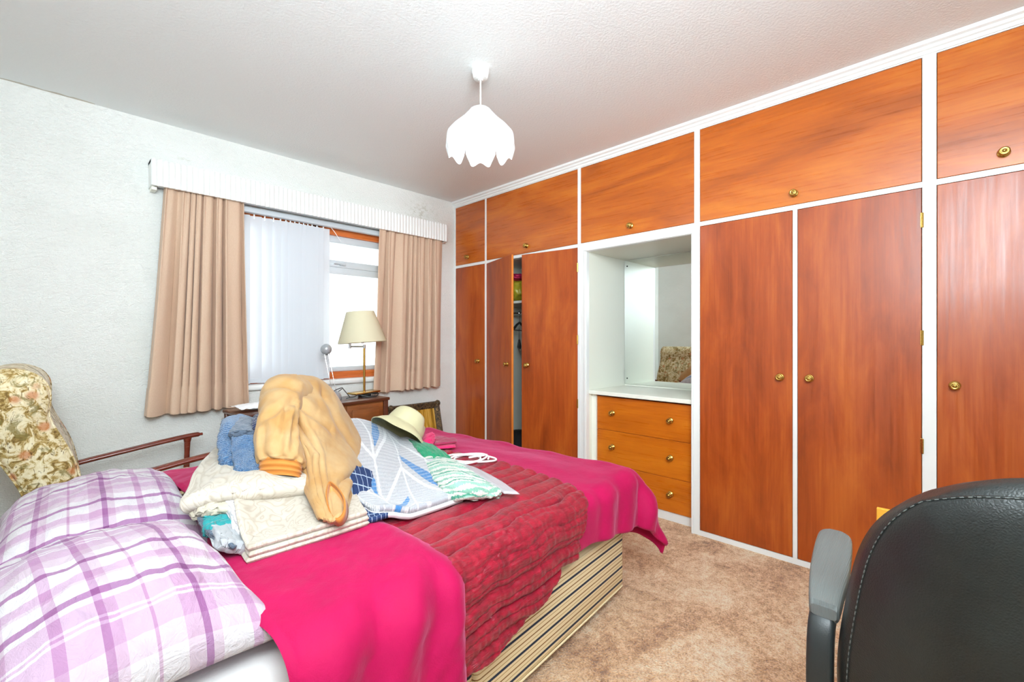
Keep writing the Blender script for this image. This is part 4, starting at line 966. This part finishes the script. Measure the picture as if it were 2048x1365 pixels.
scrap('stone_shorts', [[(383, 1018, 1.45), (410, 1008, 1.43), (440, 1000, 1.42), (458, 1002, 1.42)], [(382, 1028, 1.42), (406, 1022, 1.395), (430, 1014, 1.38), (462, 1018, 1.37)], [(385, 1034, 1.40), (408, 1032, 1.375), (432, 1026, 1.355), (468, 1032, 1.35)]], W['beige'], 'stone coloured cotton garment above the teal shirt', 'shorts', 0.022, 0.012, 7, 50, 50, 3, 3)
# cream brocade: rumpled upper piece, folded lower piece
def under(P, U): return P
up_rows = [[(452, 868, 2.1), (490, 868, 2.1), (540, 872, 2.1), (640, 880, 2.1)], [(436, 893, 1.90), (480, 895, 1.85), (540, 900, 1.8), (640, 905, 1.78)],
           [(410, 925, 1.74), (465, 925, 1.66), (540, 930, 1.60), (640, 930, 1.58)], [(388, 962, 1.60), (450, 955, 1.52), (540, 950, 1.46), (640, 945, 1.46)],
           [(370, 997, 1.47), (440, 977, 1.41), (530, 968, 1.385), (640, 962, 1.39)], [(361, 1014, 1.42), (430, 992, 1.385), (520, 983, 1.365), (640, 976, 1.375)], [(376, 1018, 1.42), (434, 998, 1.40), (520, 990, 1.385), (640, 980, 1.395)]]
o = sheet('cream_bedspread', Q(up_rows), W['brocade'], None, 110, 110, 0.022, lambda U, V, P: 0.016*ridge(st3(U*2.2+V*1.5, V*2.2, 4), 3)+0.010*fbm(st3(U*4, V*4, 2), 3), (1, 1), loc=PY(480, 950, 1.55))
tag(o, 'rumpled cream patterned bedspread under the blue knitwear', 'bedspread')
lo_rows = [[(470, 980, 1.44), (545, 978, 1.46), (625, 972, 1.46), (705, 972, 1.45)], [(467, 1005, 1.36), (545, 1003, 1.37), (628, 998, 1.36), (712, 1000, 1.35)],
           [(474, 1045, 1.27), (548, 1045, 1.27), (635, 1035, 1.26), (720, 1025, 1.26)], [(486, 1085, 1.20), (553, 1083, 1.20), (643, 1063, 1.20), (730, 1043, 1.20)], [(494, 1106, 1.165), (557, 1101, 1.165), (647, 1080, 1.165), (735, 1056, 1.17)]]
cf = thing('folded_cream_cloth', 'folded cream brocade cloth lying at the front of the heap', 'folded cloth', PY(600, 1050, 1.28))
sheet('top_layer', Q(lo_rows), W['brocade'], cf, 90, 90, 0.014, wr(0.007, 3, 3, 1.5), (1, 1), post=rest(0.036))
lo2 = [[PY(x+3, y+9+7*(i == 4), yy-0.004)+Vector((0, 0, -0.016)) for (x, y, yy) in row] for i, row in enumerate(lo_rows)]
sheet('lower_layer', lo2, W['brocade'], cf, 70, 70, 0.014, wr(0.006, 3, 3, 6), (1, 1), post=rest(0.021))
lo3 = [[PY(x-2+6*(j == 3), y+20+3*(i == 4), yy-0.004)+Vector((0, 0, -0.026)) for j, (x, y, yy) in enumerate(row)] for i, row in enumerate(lo_rows)]
sheet('lower_layer', lo3, W['brocade'], cf, 60, 60, 0.013, wr(0.005, 3, 3, 9), (1, 1), post=rest(0.008))
# blue knit, slate cap and navy sock to the left of the jacket
bk = thing('blue_jumper', 'blue marled knitted jumper folded in two lobes', 'jumper', PY(490, 900, 1.6))
sheet('folded_body', Q([[(446, 848, 1.92), (470, 838, 1.92), (500, 840, 1.92)], [(443, 862, 1.76), (465, 860, 1.72), (500, 862, 1.70)], [(443, 892, 1.68), (462, 893, 1.64), (490, 895, 1.62)], [(445, 918, 1.62), (462, 924, 1.585), (485, 925, 1.56)], [(450, 930, 1.61), (465, 934, 1.58), (488, 935, 1.56)]]), W['blueknit'], bk, 60, 60, 0.035, wr(0.010, 3, 3, 2), (1, 1))
sheet('folded_sleeve', Q([[(468, 862, 1.66), (495, 862, 1.64), (528, 866, 1.62)], [(467, 885, 1.62), (492, 885, 1.585), (524, 890, 1.57)], [(468, 910, 1.585), (494, 912, 1.545), (522, 915, 1.53)], [(467, 930, 1.55), (494, 934, 1.51), (522, 935, 1.50)], [(470, 946, 1.52), (496, 949, 1.49), (522, 948, 1.48)], [(474, 950, 1.54), (498, 953, 1.51), (522, 952, 1.50)]]), W['blueknit'], bk, 70, 60, 0.035, wr(0.008, 2.5, 3, 8), (1.2, 1))
scrap('slate_scarf', [[(480, 838, 1.78), (500, 838, 1.76), (530, 842, 1.74)], [(470, 850, 1.69), (492, 852, 1.67), (528, 855, 1.66)], [(460, 865, 1.635), (490, 864, 1.60), (526, 865, 1.59)], [(456, 872, 1.62), (486, 868, 1.585), (524, 870, 1.575)]], W['greyknit'], 'slate grey folded garment on top of the blue jumper', 'scarf', 0.018, 0.004, 4, 50, 50)
scrap('navy_sock', [[(512, 838, 1.70), (525, 834, 1.69), (545, 835, 1.68)], [(506, 846, 1.62), (524, 848, 1.595), (545, 850, 1.58)], [(513, 858, 1.59), (526, 864, 1.57), (545, 866, 1.56)], [(518, 866, 1.585), (530, 871, 1.57), (545, 872, 1.56)]], W['navy'], 'dark navy sock between slate garment and tan jacket', 'sock', 0.03, 0.008, 6, 50, 50)
# navy check shirt below the towel
scrap('check_shirt', [[(690, 930, 1.50), (730, 940, 1.50), (775, 960, 1.48)], [(700, 965, 1.38), (738, 975, 1.38), (778, 985, 1.37)], [(704, 1005, 1.28), (740, 1015, 1.27), (778, 1020, 1.26)], [(708, 1036, 1.20), (742, 1047, 1.185), (778, 1053, 1.18)], [(716, 1048, 1.18), (748, 1056, 1.17), (780, 1060, 1.17)]], W['check'], 'navy checked shirt showing between cream cloth and towel', 'shirt', 0.016, 0.005, 9)
# ---- tan jacket
jk = thing('tan_jacket', 'tan suede bomber jacket with ribbed cuffs thrown over the heap', 'jacket', PY(620, 880, 1.7))
def st(px, py, Y, hw, dep, tilt=0.0):
    c = PY(px, py, Y); k = (c-EYE).dot(Vector((CXX, SX, 0)))/F
    side = Vector((SX, -CXX, 0))*math.cos(tilt)+Vector((0, 0, -1))*math.sin(tilt)
    return (c, side*hw*k, None, dep)
def tube_cloth(name, sts, mat, parent, n=48, m=70, disp=None, caps=(True, True), uvs=(1, 1), pw=2.2):
    out = []
    for i, (c, a, _, dep) in enumerate(sts):
        p = sts[max(i-1, 0)][0]; q = sts[min(i+1, len(sts)-1)][0]; t = (q-p).normalized()
        b = a.cross(t).normalized(); 
        if b.dot(EYE-c) < 0: b = -b
        out.append((c, a, b*dep))
    return loft(name, out, mat, parent, n, m, disp, caps, pw=pw, uvs=uvs)
def fold_j(seed, a=0.010):
    def f(U, V, P):
        d = a*ridge(st3(P[..., 0]*14, P[..., 1]*9, P[..., 2]*5+seed), 3)+a*0.5*fbm(st3(P[..., 0]*24, P[..., 1]*24, P[..., 2]*14), 2)+0.006*sstep(0.80, 0.98, U)*np.sin(V*2*PI*9)
        for p, q, w_, dd in (((.42, .06), (.95, .16), .022, .016), ((.46, .14), (.92, .24), .022, .014), ((.40, .10), (.62, .40), .026, .014), ((.60, .30), (.96, .33), .024, .010), ((.97, .20), (.70, .21), .018, .010), ((.30, .12), (.34, .42), .03, .016)):
            d = d+crease(U, V, p, q, w_, dd)
        return d
    return f
tube_cloth('sleeve', [st(600, 800, 1.98, 46, 0.05, 0.1), st(578, 785, 1.86, 46, 0.06, 0.08), st(563, 800, 1.74, 40, 0.065), st(557, 835, 1.62, 35, 0.06), st(556, 872, 1.54, 40, 0.06), st(558, 905, 1.48, 45, 0.06), st(561, 921, 1.455, 46, 0.055), st(562, 929, 1.445, 41, 0.045)], W['suede'], jk, disp=fold_j(1))
tube_cloth('cuff', [st(562, 925, 1.447, 39, 0.040), st(561.5, 934, 1.437, 40.5, 0.042), st(561, 945, 1.428, 40, 0.040), st(560.5, 956, 1.42, 38.5, 0.036)], W['rib'], jk, 60, 24, lambda U, V, P: 0.0015*np.sin(U*30), (True, False), (0.35, 6))
# body and second sleeve: front skin with a back that falls behind the heap
body = [[(545, 860, 2.25), (590, 850, 2.30), (640, 850, 2.32), (690, 880, 2.25), (715, 915, 2.1)],
        [(528, 800, 2.02), (588, 782, 2.10), (645, 790, 2.12), (695, 850, 2.06), (722, 908, 1.92)],
        [(527, 778, 1.86), (585, 758, 1.94), (640, 765, 1.96), (690, 828, 1.92), (727, 905, 1.80)],
        [(556, 786, 1.76), (604, 778, 1.78), (654, 808, 1.80), (700, 866, 1.78), (731, 920, 1.72)],
        [(576, 820, 1.68), (612, 825, 1.66), (657, 850, 1.68), (703, 893, 1.68), (731, 935, 1.66)],
        [(586, 868, 1.59), (620, 872, 1.54), (660, 888, 1.54), (702, 915, 1.57), (727, 955, 1.60)],
        [(600, 910, 1.50), (628, 915, 1.44), (660, 925, 1.42), (698, 945, 1.46), (720, 978, 1.52)],
        [(609, 950, 1.43), (630, 955, 1.36), (660, 960, 1.335), (692, 972, 1.36), (711, 1005, 1.43)],
        [(616, 985, 1.345), (634, 990, 1.27), (660, 995, 1.245), (684, 1002, 1.265), (702, 1022, 1.31)],
        [(632, 1015, 1.245), (644, 1020, 1.20), (661, 1026, 1.18), (680, 1026, 1.19), (695, 1032, 1.235)],
        [(644, 1036, 1.18), (652, 1043, 1.15), (664, 1047, 1.135), (679, 1043, 1.145), (690, 1036, 1.18)]]
def d_body(U, V, P):
    d = 0.011*ridge(st3(U*2.2+V*1.0, V*2.4, 2.0), 3)+0.006*fbm(st3(U*6, V*6, 5), 3)
    # radiating creases from the armpit knot
    for p, q, w_, dd in (((.38, .03), (.44, .50), .022, .020), ((.42, .05), (.60, .34), .022, .020), ((.36, .06), (.27, .55), .026, .014), ((.44, .02), (.72, .16), .025, .018), ((.52, .95), (.74, .60), .028, .018), ((.64, .32), (.92, .42), .026, .014), ((.30, .45), (.50, .90), .035, .010), ((.80, .75), (.62, .80), .03, .012)):
        d = d+crease(U, V, p, q, w_, dd)
    d += 0.012*np.exp(-((V-0.66)/0.10)**2)*sstep(0.4, 0.6, U)
    return d
sheet('body', Q(body), W['suede'], jk, 150, 110, 0.014, d_body)
# shoulder panel folded over to the left, above the first sleeve
sheet('shoulder', Q([[(528, 790, 1.88), (550, 772, 1.90), (590, 764, 1.91), (625, 768, 1.90)], [(523, 800, 1.74), (545, 784, 1.75), (578, 782, 1.76), (612, 792, 1.77)], [(524, 822, 1.66), (542, 812, 1.65), (566, 806, 1.66), (596, 812, 1.70)], [(528, 842, 1.615), (544, 838, 1.60), (560, 832, 1.605), (582, 830, 1.66)]]), W['suede'], jk, 60, 60, 0.014, wr(0.012, 2.2, 2.6, 3, 1.0))
# open end of the second sleeve with its ribbed cuff, seen from its mouth
ce = PY(668, 1005, 1.198); ox = Vector((SX, -CXX, 0)); oz = (PY(666, 1044, 1.13)-PY(650, 952, 1.285)).normalized(); on = ox.cross(oz)
if on.dot(EYE-ce) < 0: on = -on
def ringp(a, rx, rz, off): 
    x = rx*math.cos(a); z = rz*math.sin(a); x *= (1-0.45*(z < 0)*(abs(z)/rz)**2); x += 0.006*(1-(z/rz)**2)
    return ce+ox*(x-0.10*0)+oz*z+on*off
rings = []
for a in np.linspace(0, 2*PI, 49)[:-1]:
    rings.append([ringp(a, 0.021, 0.068, 0.012), ringp(a, 0.023, 0.071, 0.015), ringp(a, 0.026, 0.074, 0.012), ringp(a, 0.030, 0.078, -0.012), ringp(a, 0.019, 0.064, -0.012), ringp(a, 0.0195, 0.066, 0.002)])
rings.append(rings[0]); mb = MB(); mb.rings(rings, False, False)
me = mb.mesh('cuff'); uvl = me.uv_layers.new(name='UVMap'); li = np.empty(len(me.loops), int); me.loops.foreach_get('vertex_index', li)
uvl.data.foreach_set('uv', np.stack([(li % 6)/6.0*0.4, (li//6)/48*6], -1).ravel()); link('cuff', me, jk, W['rib'], 'all')
rings = [[ringp(a, 0.020, 0.067, 0.0) for a in np.linspace(0, 2*PI, 25)[:-1]], [ringp(a, 0.013, 0.052, -0.016) for a in np.linspace(0, 2*PI, 25)[:-1]], [ringp(a, 0.005, 0.03, -0.02) for a in np.linspace(0, 2*PI, 25)[:-1]]]
mb = MB(); mb.rings(rings, False, True); mb.build('sleeve_lining', W['lining'], jk, 'all')
# ---- chenille towel
tw_rows = [[(655, 890, 2.30), (690, 900, 2.34), (760, 905, 2.34), (805, 905, 2.25)], [(672, 848, 2.08), (712, 843, 2.12), (765, 858, 2.12), (808, 884, 2.06)], [(690, 862, 1.90), (740, 868, 1.92), (790, 885, 1.92), (832, 908, 1.88)], [(692, 905, 1.70), (750, 902, 1.70), (805, 918, 1.70), (852, 938, 1.68)],
           [(698, 950, 1.50), (758, 945, 1.50), (818, 955, 1.48), (880, 968, 1.46)], [(706, 990, 1.34), (766, 993, 1.32), (832, 996, 1.29), (905, 993, 1.28)], [(736, 1028, 1.22), (778, 1036, 1.20), (846, 1022, 1.19), (922, 1004, 1.19)], [(758, 1046, 1.185), (792, 1052, 1.165), (850, 1033, 1.16), (925, 1009, 1.165)]]
tl = thing('chenille_towel', 'white and pale grey chenille towel with blue chevron blades', 'towel', PY(800, 970, 1.45))
sheet('top_layer', Q(tw_rows), W['towel'], tl, 160, 120, 0.020, lambda U, V, P: 0.006*fbm(st3(U*3, V*3, 1), 2)+0.0015*perlin(st3(U*45, V*45, 1)), (1, 1), post=rest(0.030))
t2 = [[PY(x+3*(j == 3), y+10*(i == 7), yy-0.003)+Vector((0, 0, -0.017)) for j, (x, y, yy) in enumerate(row)] for i, row in enumerate(tw_rows)]
sheet('under_layer', t2[3:], W['whitecloth'], tl, 70, 80, 0.016, wr(0.003, 5, 5, 2), (1, 1), post=rest(0.012))
# ---- green cloth, fair-isle knit, plastic sleeve
scrap('green_cloth', [[(815, 884, .625), (840, 888, .62), (868, 896, .61)], [(830, 898, .635), (858, 903, .635), (888, 910, .615)], [(840, 912, .63), (872, 918, .63), (904, 925, .61)], [(850, 926, .62), (885, 930, .615), (912, 933, .605)]], W['green'], 'emerald green cloth squeezed beside the white towel', 'cloth', 0.022, 0.012, 2, 60, 60, 3, 5, zmode=True)
fi = [[(838, 924, .615), (862, 920, .62), (892, 924, .62), (914, 930, .61)], [(852, 940, .62), (882, 932, .63), (915, 938, .64), (938, 950, .61)], [(865, 962, .62), (905, 953, .65), (940, 960, .64), (968, 970, .61)], [(885, 984, .62), (920, 975, .645), (962, 978, .63), (995, 986, .605)], [(900, 1002, .60), (935, 1000, .61), (970, 998, .60), (1003, 992, .60)]]
scrap('patterned_jumper', fi, W['fairisle'], 'green and white patterned knit rolled beside the towel', 'jumper', 0.03, 0.010, 5, 90, 70, 6, 2, (1, 1), zmode=True)
scrap('plastic_sleeve', [[(908, 928, .612), (926, 929, .612)], [(945, 946, .612), (964, 943, .612)], [(985, 970, .610), (1005, 966, .610)], [(1008, 988, .606), (1040, 990, .606)]], W['plastic'], 'clear plastic sleeve lying flat across the throw', 'plastic sleeve', 0.010, 0.002, 3, 40, 16, zmode=True, off=0.008)
# ---- white cable coil
cc = PZ(938, 917, 0.612); pts = []
for i in range(150):
    a = i/150*2*PI*3.4; sx_ = 0.098+0.012*math.sin(a*0.31); sy_ = 0.060+0.010*math.cos(a*0.47)
    ox_ = 0.03*math.sin(i/150*7.0); oy_ = 0.012*math.cos(i/150*5)
    p = cc+Vector((SX, -CXX, 0))*(sx_*math.cos(a)*0.85+ox_)+Vector((CXX, SX, 0))*(sy_*math.sin(a)*1.15+oy_)
    p.z = 0.606+0.004*(i/150)*3+0.003*math.sin(a*1.7); pts.append(p)
pts += [cc+Vector((SX, -CXX, 0))*0.0*k+Vector((SX, -CXX, 0))*(0.09-0.05*k)+Vector((CXX, SX, 0))*(0.05-0.03*k)+Vector((0, 0, 0.004)) for k in (0.3, 0.8, 1.3, 1.8)]
o = MB().tube([tuple(x) for x in crom(np.array([list(p) for p in pts]), 420, 0)], 0.0042, 8).build('white_cable', W['whitecable'], None, True, cc); tag(o, 'coiled white cable lying on the throw beside the plastic sleeve', 'cable')
# ---- folded cerise tissue
tg = thing('folded_tissue', 'crumpled folded cerise and maroon tissue behind the hat', 'tissue', PZ(880, 890, 0.60))
sheet('tissue_fold', QZ([[(842, 886, .61), (852, 872, .64), (864, 866, .645)], [(844, 893, .605), (856, 884, .63), (870, 874, .63)], [(846, 899, .60), (858, 895, .61), (866, 890, .61)]]), W['cerise'], tg, 24, 24, 0.014, wr(0.006, 4, 4, 1), post=rest(0.008))
sheet('tissue_fold', QZ([[(848, 884, .605), (875, 880, .605), (895, 880, .605)], [(846, 894, .605), (874, 890, .605), (908, 886, .605)], [(846, 901, .605), (874, 899, .605), (912, 896, .605)]]), W['cerise'], tg, 24, 24, 0.010, wr(0.004, 3, 3, 4), post=rest(0.006))
sheet('tissue_fold', QZ([[(862, 877, .617), (880, 875, .617), (893, 878, .617)], [(870, 884, .617), (888, 882, .617), (912, 879, .617)], [(868, 891, .617), (888, 889, .617), (914, 886, .617)]]), W['maroon'], tg, 24, 24, 0.010, wr(0.005, 3, 3, 8), post=rest(0.016))
# ---- khaki bucket hat
hc = PY(800, 868, 1.93); right_ = Vector((SX, -CXX, 0)); fwd_ = Vector((CXX, SX, 0))
axh = (right_*0.42+Vector((0, 0, 1))*0.62+fwd_*0.66).normalized()
MH = axis_m(hc, axh)
hat = thing('bucket_hat', 'khaki bucket hat tipped on its side on the towel', 'hat', hc)
pc = [(0.150, -0.028), (0.136, -0.006), (0.120, 0.010), (0.104, 0.022), (0.1015, 0.030), (0.099, 0.055), (0.095, 0.085), (0.089, 0.104), (0.078, 0.114), (0.05, 0.118), (0.02, 0.119), (0.001, 0.119)]
def hat_surf(prof, off, name, mat, sm=True):
    rings = []
    for r, z in crom(np.array(prof), 44, 0):
        row = []
        for k in range(72):
            a = 2*PI*k/72; rr = r*(1+0.02*math.sin(2*a+1)); zz = z
            if r > 0.105: zz += 0.013*math.sin(2*a+0.6)*(r-0.105)/0.045+0.003*math.sin(5*a)
            if z > 0.06:     # pinched crown
                d = math.exp(-((a-3.6+(2*PI if a < 0.5 else 0))**2)/0.12)*(z-0.06)/0.06; rr *= 1-0.22*d; zz -= 0.022*d
                zz -= 0.016*math.exp(-(r/0.05)**2)
            row.append(MH @ Vector((rr*math.cos(a), rr*math.sin(a), zz+off)))
        rings.append(row)
    mb = MB(); mb.rings(rings, False, True); return mb.build(name, mat, hat, 'all')
hat_surf(pc, 0.0, 'crown_and_brim', W['hat'])
pi_ = [(0.149, -0.0295), (0.135, -0.009), (0.118, 0.007), (0.102, 0.018), (0.097, 0.030), (0.094, 0.055), (0.090, 0.085), (0.083, 0.104), (0.05, 0.112), (0.001, 0.113)]
hat_surf(pi_, 0.0, 'lining', W['hatin'])
mb = MB()
for r_, z_ in ((0.1505, -0.0285),): mb.tube([MH @ Vector((r_*math.cos(a)*(1+0.02*math.sin(2*a+1)), r_*math.sin(a)*(1+0.02*math.sin(2*a+1)), z_+0.013*math.sin(2*a+0.6)+0.003*math.sin(5*a))) for a in np.linspace(0, 2*PI, 73)[:-1]], 0.0025, 6, closed=True)
mb.build('brim_edge', W['hat'], hat, True)

# ================================================================== OFFICE CHAIR
oc = thing('office_chair', 'black leather office chair seen from behind at the lower right', 'chair', (1.22, -0.13, 0))
YC = -0.135
nu, nv = 60, 70
U, V = np.meshgrid(np.linspace(-1, 1, nu), np.linspace(-1, 1, nv), indexing='ij')
# squircle outline
hwid, hz0, hz1 = 0.285, 0.42, 0.953
def back_shell(sgn):
    # map the square onto a rounded outline
    a, b = U, V
    kb_ = 0.55+0.45*np.sign(b); su = a*np.sqrt(1-0.62*np.abs(b)**3.2*kb_); sv = b*np.sqrt(1-0.34*np.abs(a)**2.4*kb_)
    wz = (hz0+hz1)/2+(hz1-hz0)/2*sv
    y = YC+su*hwid*(1-0.16*sstep(0.50, 0.92, wz))
    edge = np.clip(1-np.maximum(np.abs(a), np.abs(b))**5, 0, 1)**0.5
    lean = 0.955-0.14*(wz-0.45)*0.55+0.05*np.abs(su)**2.2
    bulge = 0.052*edge if sgn < 0 else 0.05*edge
    x = lean+sgn*bulge+0.004*perlin(st3(y*9, wz*9, sgn))*edge
    return np.stack([x, y, wz], -1)
Pb, Pf = back_shell(-1), back_shell(1)
idx = np.arange(nu*nv).reshape(nu, nv); q = np.stack([idx[:-1, :-1], idx[1:, :-1], idx[1:, 1:], idx[:-1, 1:]], -1).reshape(-1, 4)
me = bpy.data.meshes.new('backrest'); me.from_pydata(np.concatenate([Pb.reshape(-1, 3), Pf.reshape(-1, 3)]).tolist(), [], np.concatenate([q[:, ::-1], q+nu*nv]).tolist())
bm = bmesh.new(); bm.from_mesh(me); bmesh.ops.remove_doubles(bm, verts=list(bm.verts), dist=0.0005); bmesh.ops.recalc_face_normals(bm, faces=list(bm.faces)); bm.to_mesh(me); bm.free()
link('backrest', me, oc, W['leather'], 'all')
# stitched seam round the back panel
Nn = gnormals(Pb); Nn = np.where((Nn[..., :1] > 0), -Nn, Nn)
i0, i1, j0, j1 = 2, nu-3, 4, nv-4
path = [Pb[i0, j]-np.array([0.0004, 0, 0]) for j in range(0, j1)]+[Pb[i, j1]-np.array([0.0004, 0, 0]) for i in range(i0, i1)]+[Pb[i1, j]-np.array([0.0004, 0, 0]) for j in range(j1, -1, -1)]
path = crom(np.array(path), 520, 0); mb = MB()
for i in range(0, 516, 4): mb.tube([path[i]+np.array([-0.0018, 0, 0]), path[i+2]+np.array([-0.0018, 0, 0])], 0.0008, 5)
o = mb.build('stitching', W['stitch'], oc); o['kind'] = 'stuff'
mb = MB(); mb.tube([tuple(p) for p in path], 0.0018, 6); mb.build('seam_piping', W['leather'], oc, True)
MB().box((1.00, YC-0.245, 0.43), (1.47, YC+0.245, 0.53), 0.045, seg=4).build('seat', W['leather'], oc, True)
MB().tube([(1.20, YC, 0.42), (1.0, YC, 0.40), (0.945, YC, 0.46), (0.93, YC, 0.62)], 0.02, 8).build('back_bracket', W['black'], oc, True)
MB().lathe([(0.001, 0.08), (0.04, 0.08), (0.035, 0.15), (0.027, 0.16), (0.027, 0.36), (0.06, 0.37), (0.07, 0.43), (0.001, 0.43)], Matrix.Translation((1.22, YC, 0)), 20).build('gas_lift', W['black'], oc, 40)
for k in range(5):
    a = 0.5+k*2*PI/5; d = Vector((math.cos(a), math.sin(a), 0)); c = Vector((1.22, YC, 0))
    lg = MB().tube([c+d*0.02+Vector((0, 0, 0.12)), c+d*0.15+Vector((0, 0, 0.105)), c+d*0.29+Vector((0, 0, 0.075))], [0.026, 0.022, 0.015], 10).build('base_leg', W['black'], oc, True)
    M_ = Matrix.Translation(c+d*0.285+Vector((0, 0, 0.027))) @ Matrix.Rotation(a, 4, 'Z') @ Matrix.Rotation(PI/2, 4, 'X')
    mb = MB(); mb.lathe([(0.001, -0.025), (0.022, -0.025), (0.027, -0.018), (0.027, 0.018), (0.022, 0.025), (0.001, 0.025)], M_, 18); mb.tube([c+d*0.285+Vector((0, 0, 0.05)), c+d*0.285+Vector((0, 0, 0.078))], 0.008, 8); mb.build('castor', W['black'], lg, 40)
for sgn in (1, -1):
    yb = YC+sgn*0.315
    outl = [(1.02, 0.022), (1.06, 0.031), (1.16, 0.037), (1.25, 0.037), (1.30, 0.034), (1.315, 0.024)]
    # arm pad: waisted plan, rounded section
    rings = []
    for x, w_ in crom(np.array([(1.000, 0.020), (1.01, 0.024), (1.05, 0.0285), (1.12, 0.033), (1.20, 0.0345), (1.27, 0.0335), (1.300, 0.029), (1.312, 0.018)]), 30, 0):
        zz = 0.646+0.020*sstep(1.0, 1.3, x)-0.012*sstep(1.06, 1.0, x)
        hh = 0.017*(1 if 1.005 < x < 1.315 else 0.6)
        rings.append([(x, yb+sgn*(-0.012+0.0*x)+sgn*(x-1.0)*0.09+w_*np.sign(math.cos(a))*abs(math.cos(a))**0.4, zz-0.006+hh*np.sign(math.sin(a))*abs(math.sin(a))**0.4) for a in np.linspace(0, 2*PI, 32, endpoint=False)])
    ar = MB().rings(rings).build('arm_pad', W['armpad'], oc, 60)
    lp_ = [(1.035, 0.618), (1.010, 0.605), (0.995, 0.57), (0.99, 0.50), (1.0, 0.44), (1.05, 0.405), (1.15, 0.40)]
    C_ = crom(np.array(lp_), 24, 0); rings = []
    for i, (x, z) in enumerate(C_):
        tx, tz = (C_[min(i+1, 23)]-C_[max(i-1, 0)]); L = math.hypot(tx, tz); nx, nz = -tz/L, tx/L
        yy = yb-sgn*0.008-sgn*0.06*sstep(0.44, 0.40, z)
        rings.append([(x+nx*0.016*np.sign(math.sin(a))*abs(math.sin(a))**0.5, yy+0.021*np.sign(math.cos(a))*abs(math.cos(a))**0.5, z+nz*0.016*np.sign(math.sin(a))*abs(math.sin(a))**0.5) for a in np.linspace(0, 2*PI, 20, endpoint=False)])
    MB().rings(rings).build('arm_bracket', W['black'], oc, 60)
fo = PX(1752, 1040, 1.42); mb = MB(); mb.box((-0.006, -0.15, 0.0), (0.006, 0.0, 0.185), 0.002)
me = mb.mesh('folder'); me.transform(Matrix.Translation((1.435, fo.y+0.0, 0.531)) @ Matrix.Rotation(0.0, 4, 'Y'))
o = link('folder', me, None, W['manila'], False, (1.435, fo.y-0.06, 0.531)); tag(o, 'ochre card folder standing on the office chair seat, only a corner visible', 'folder')
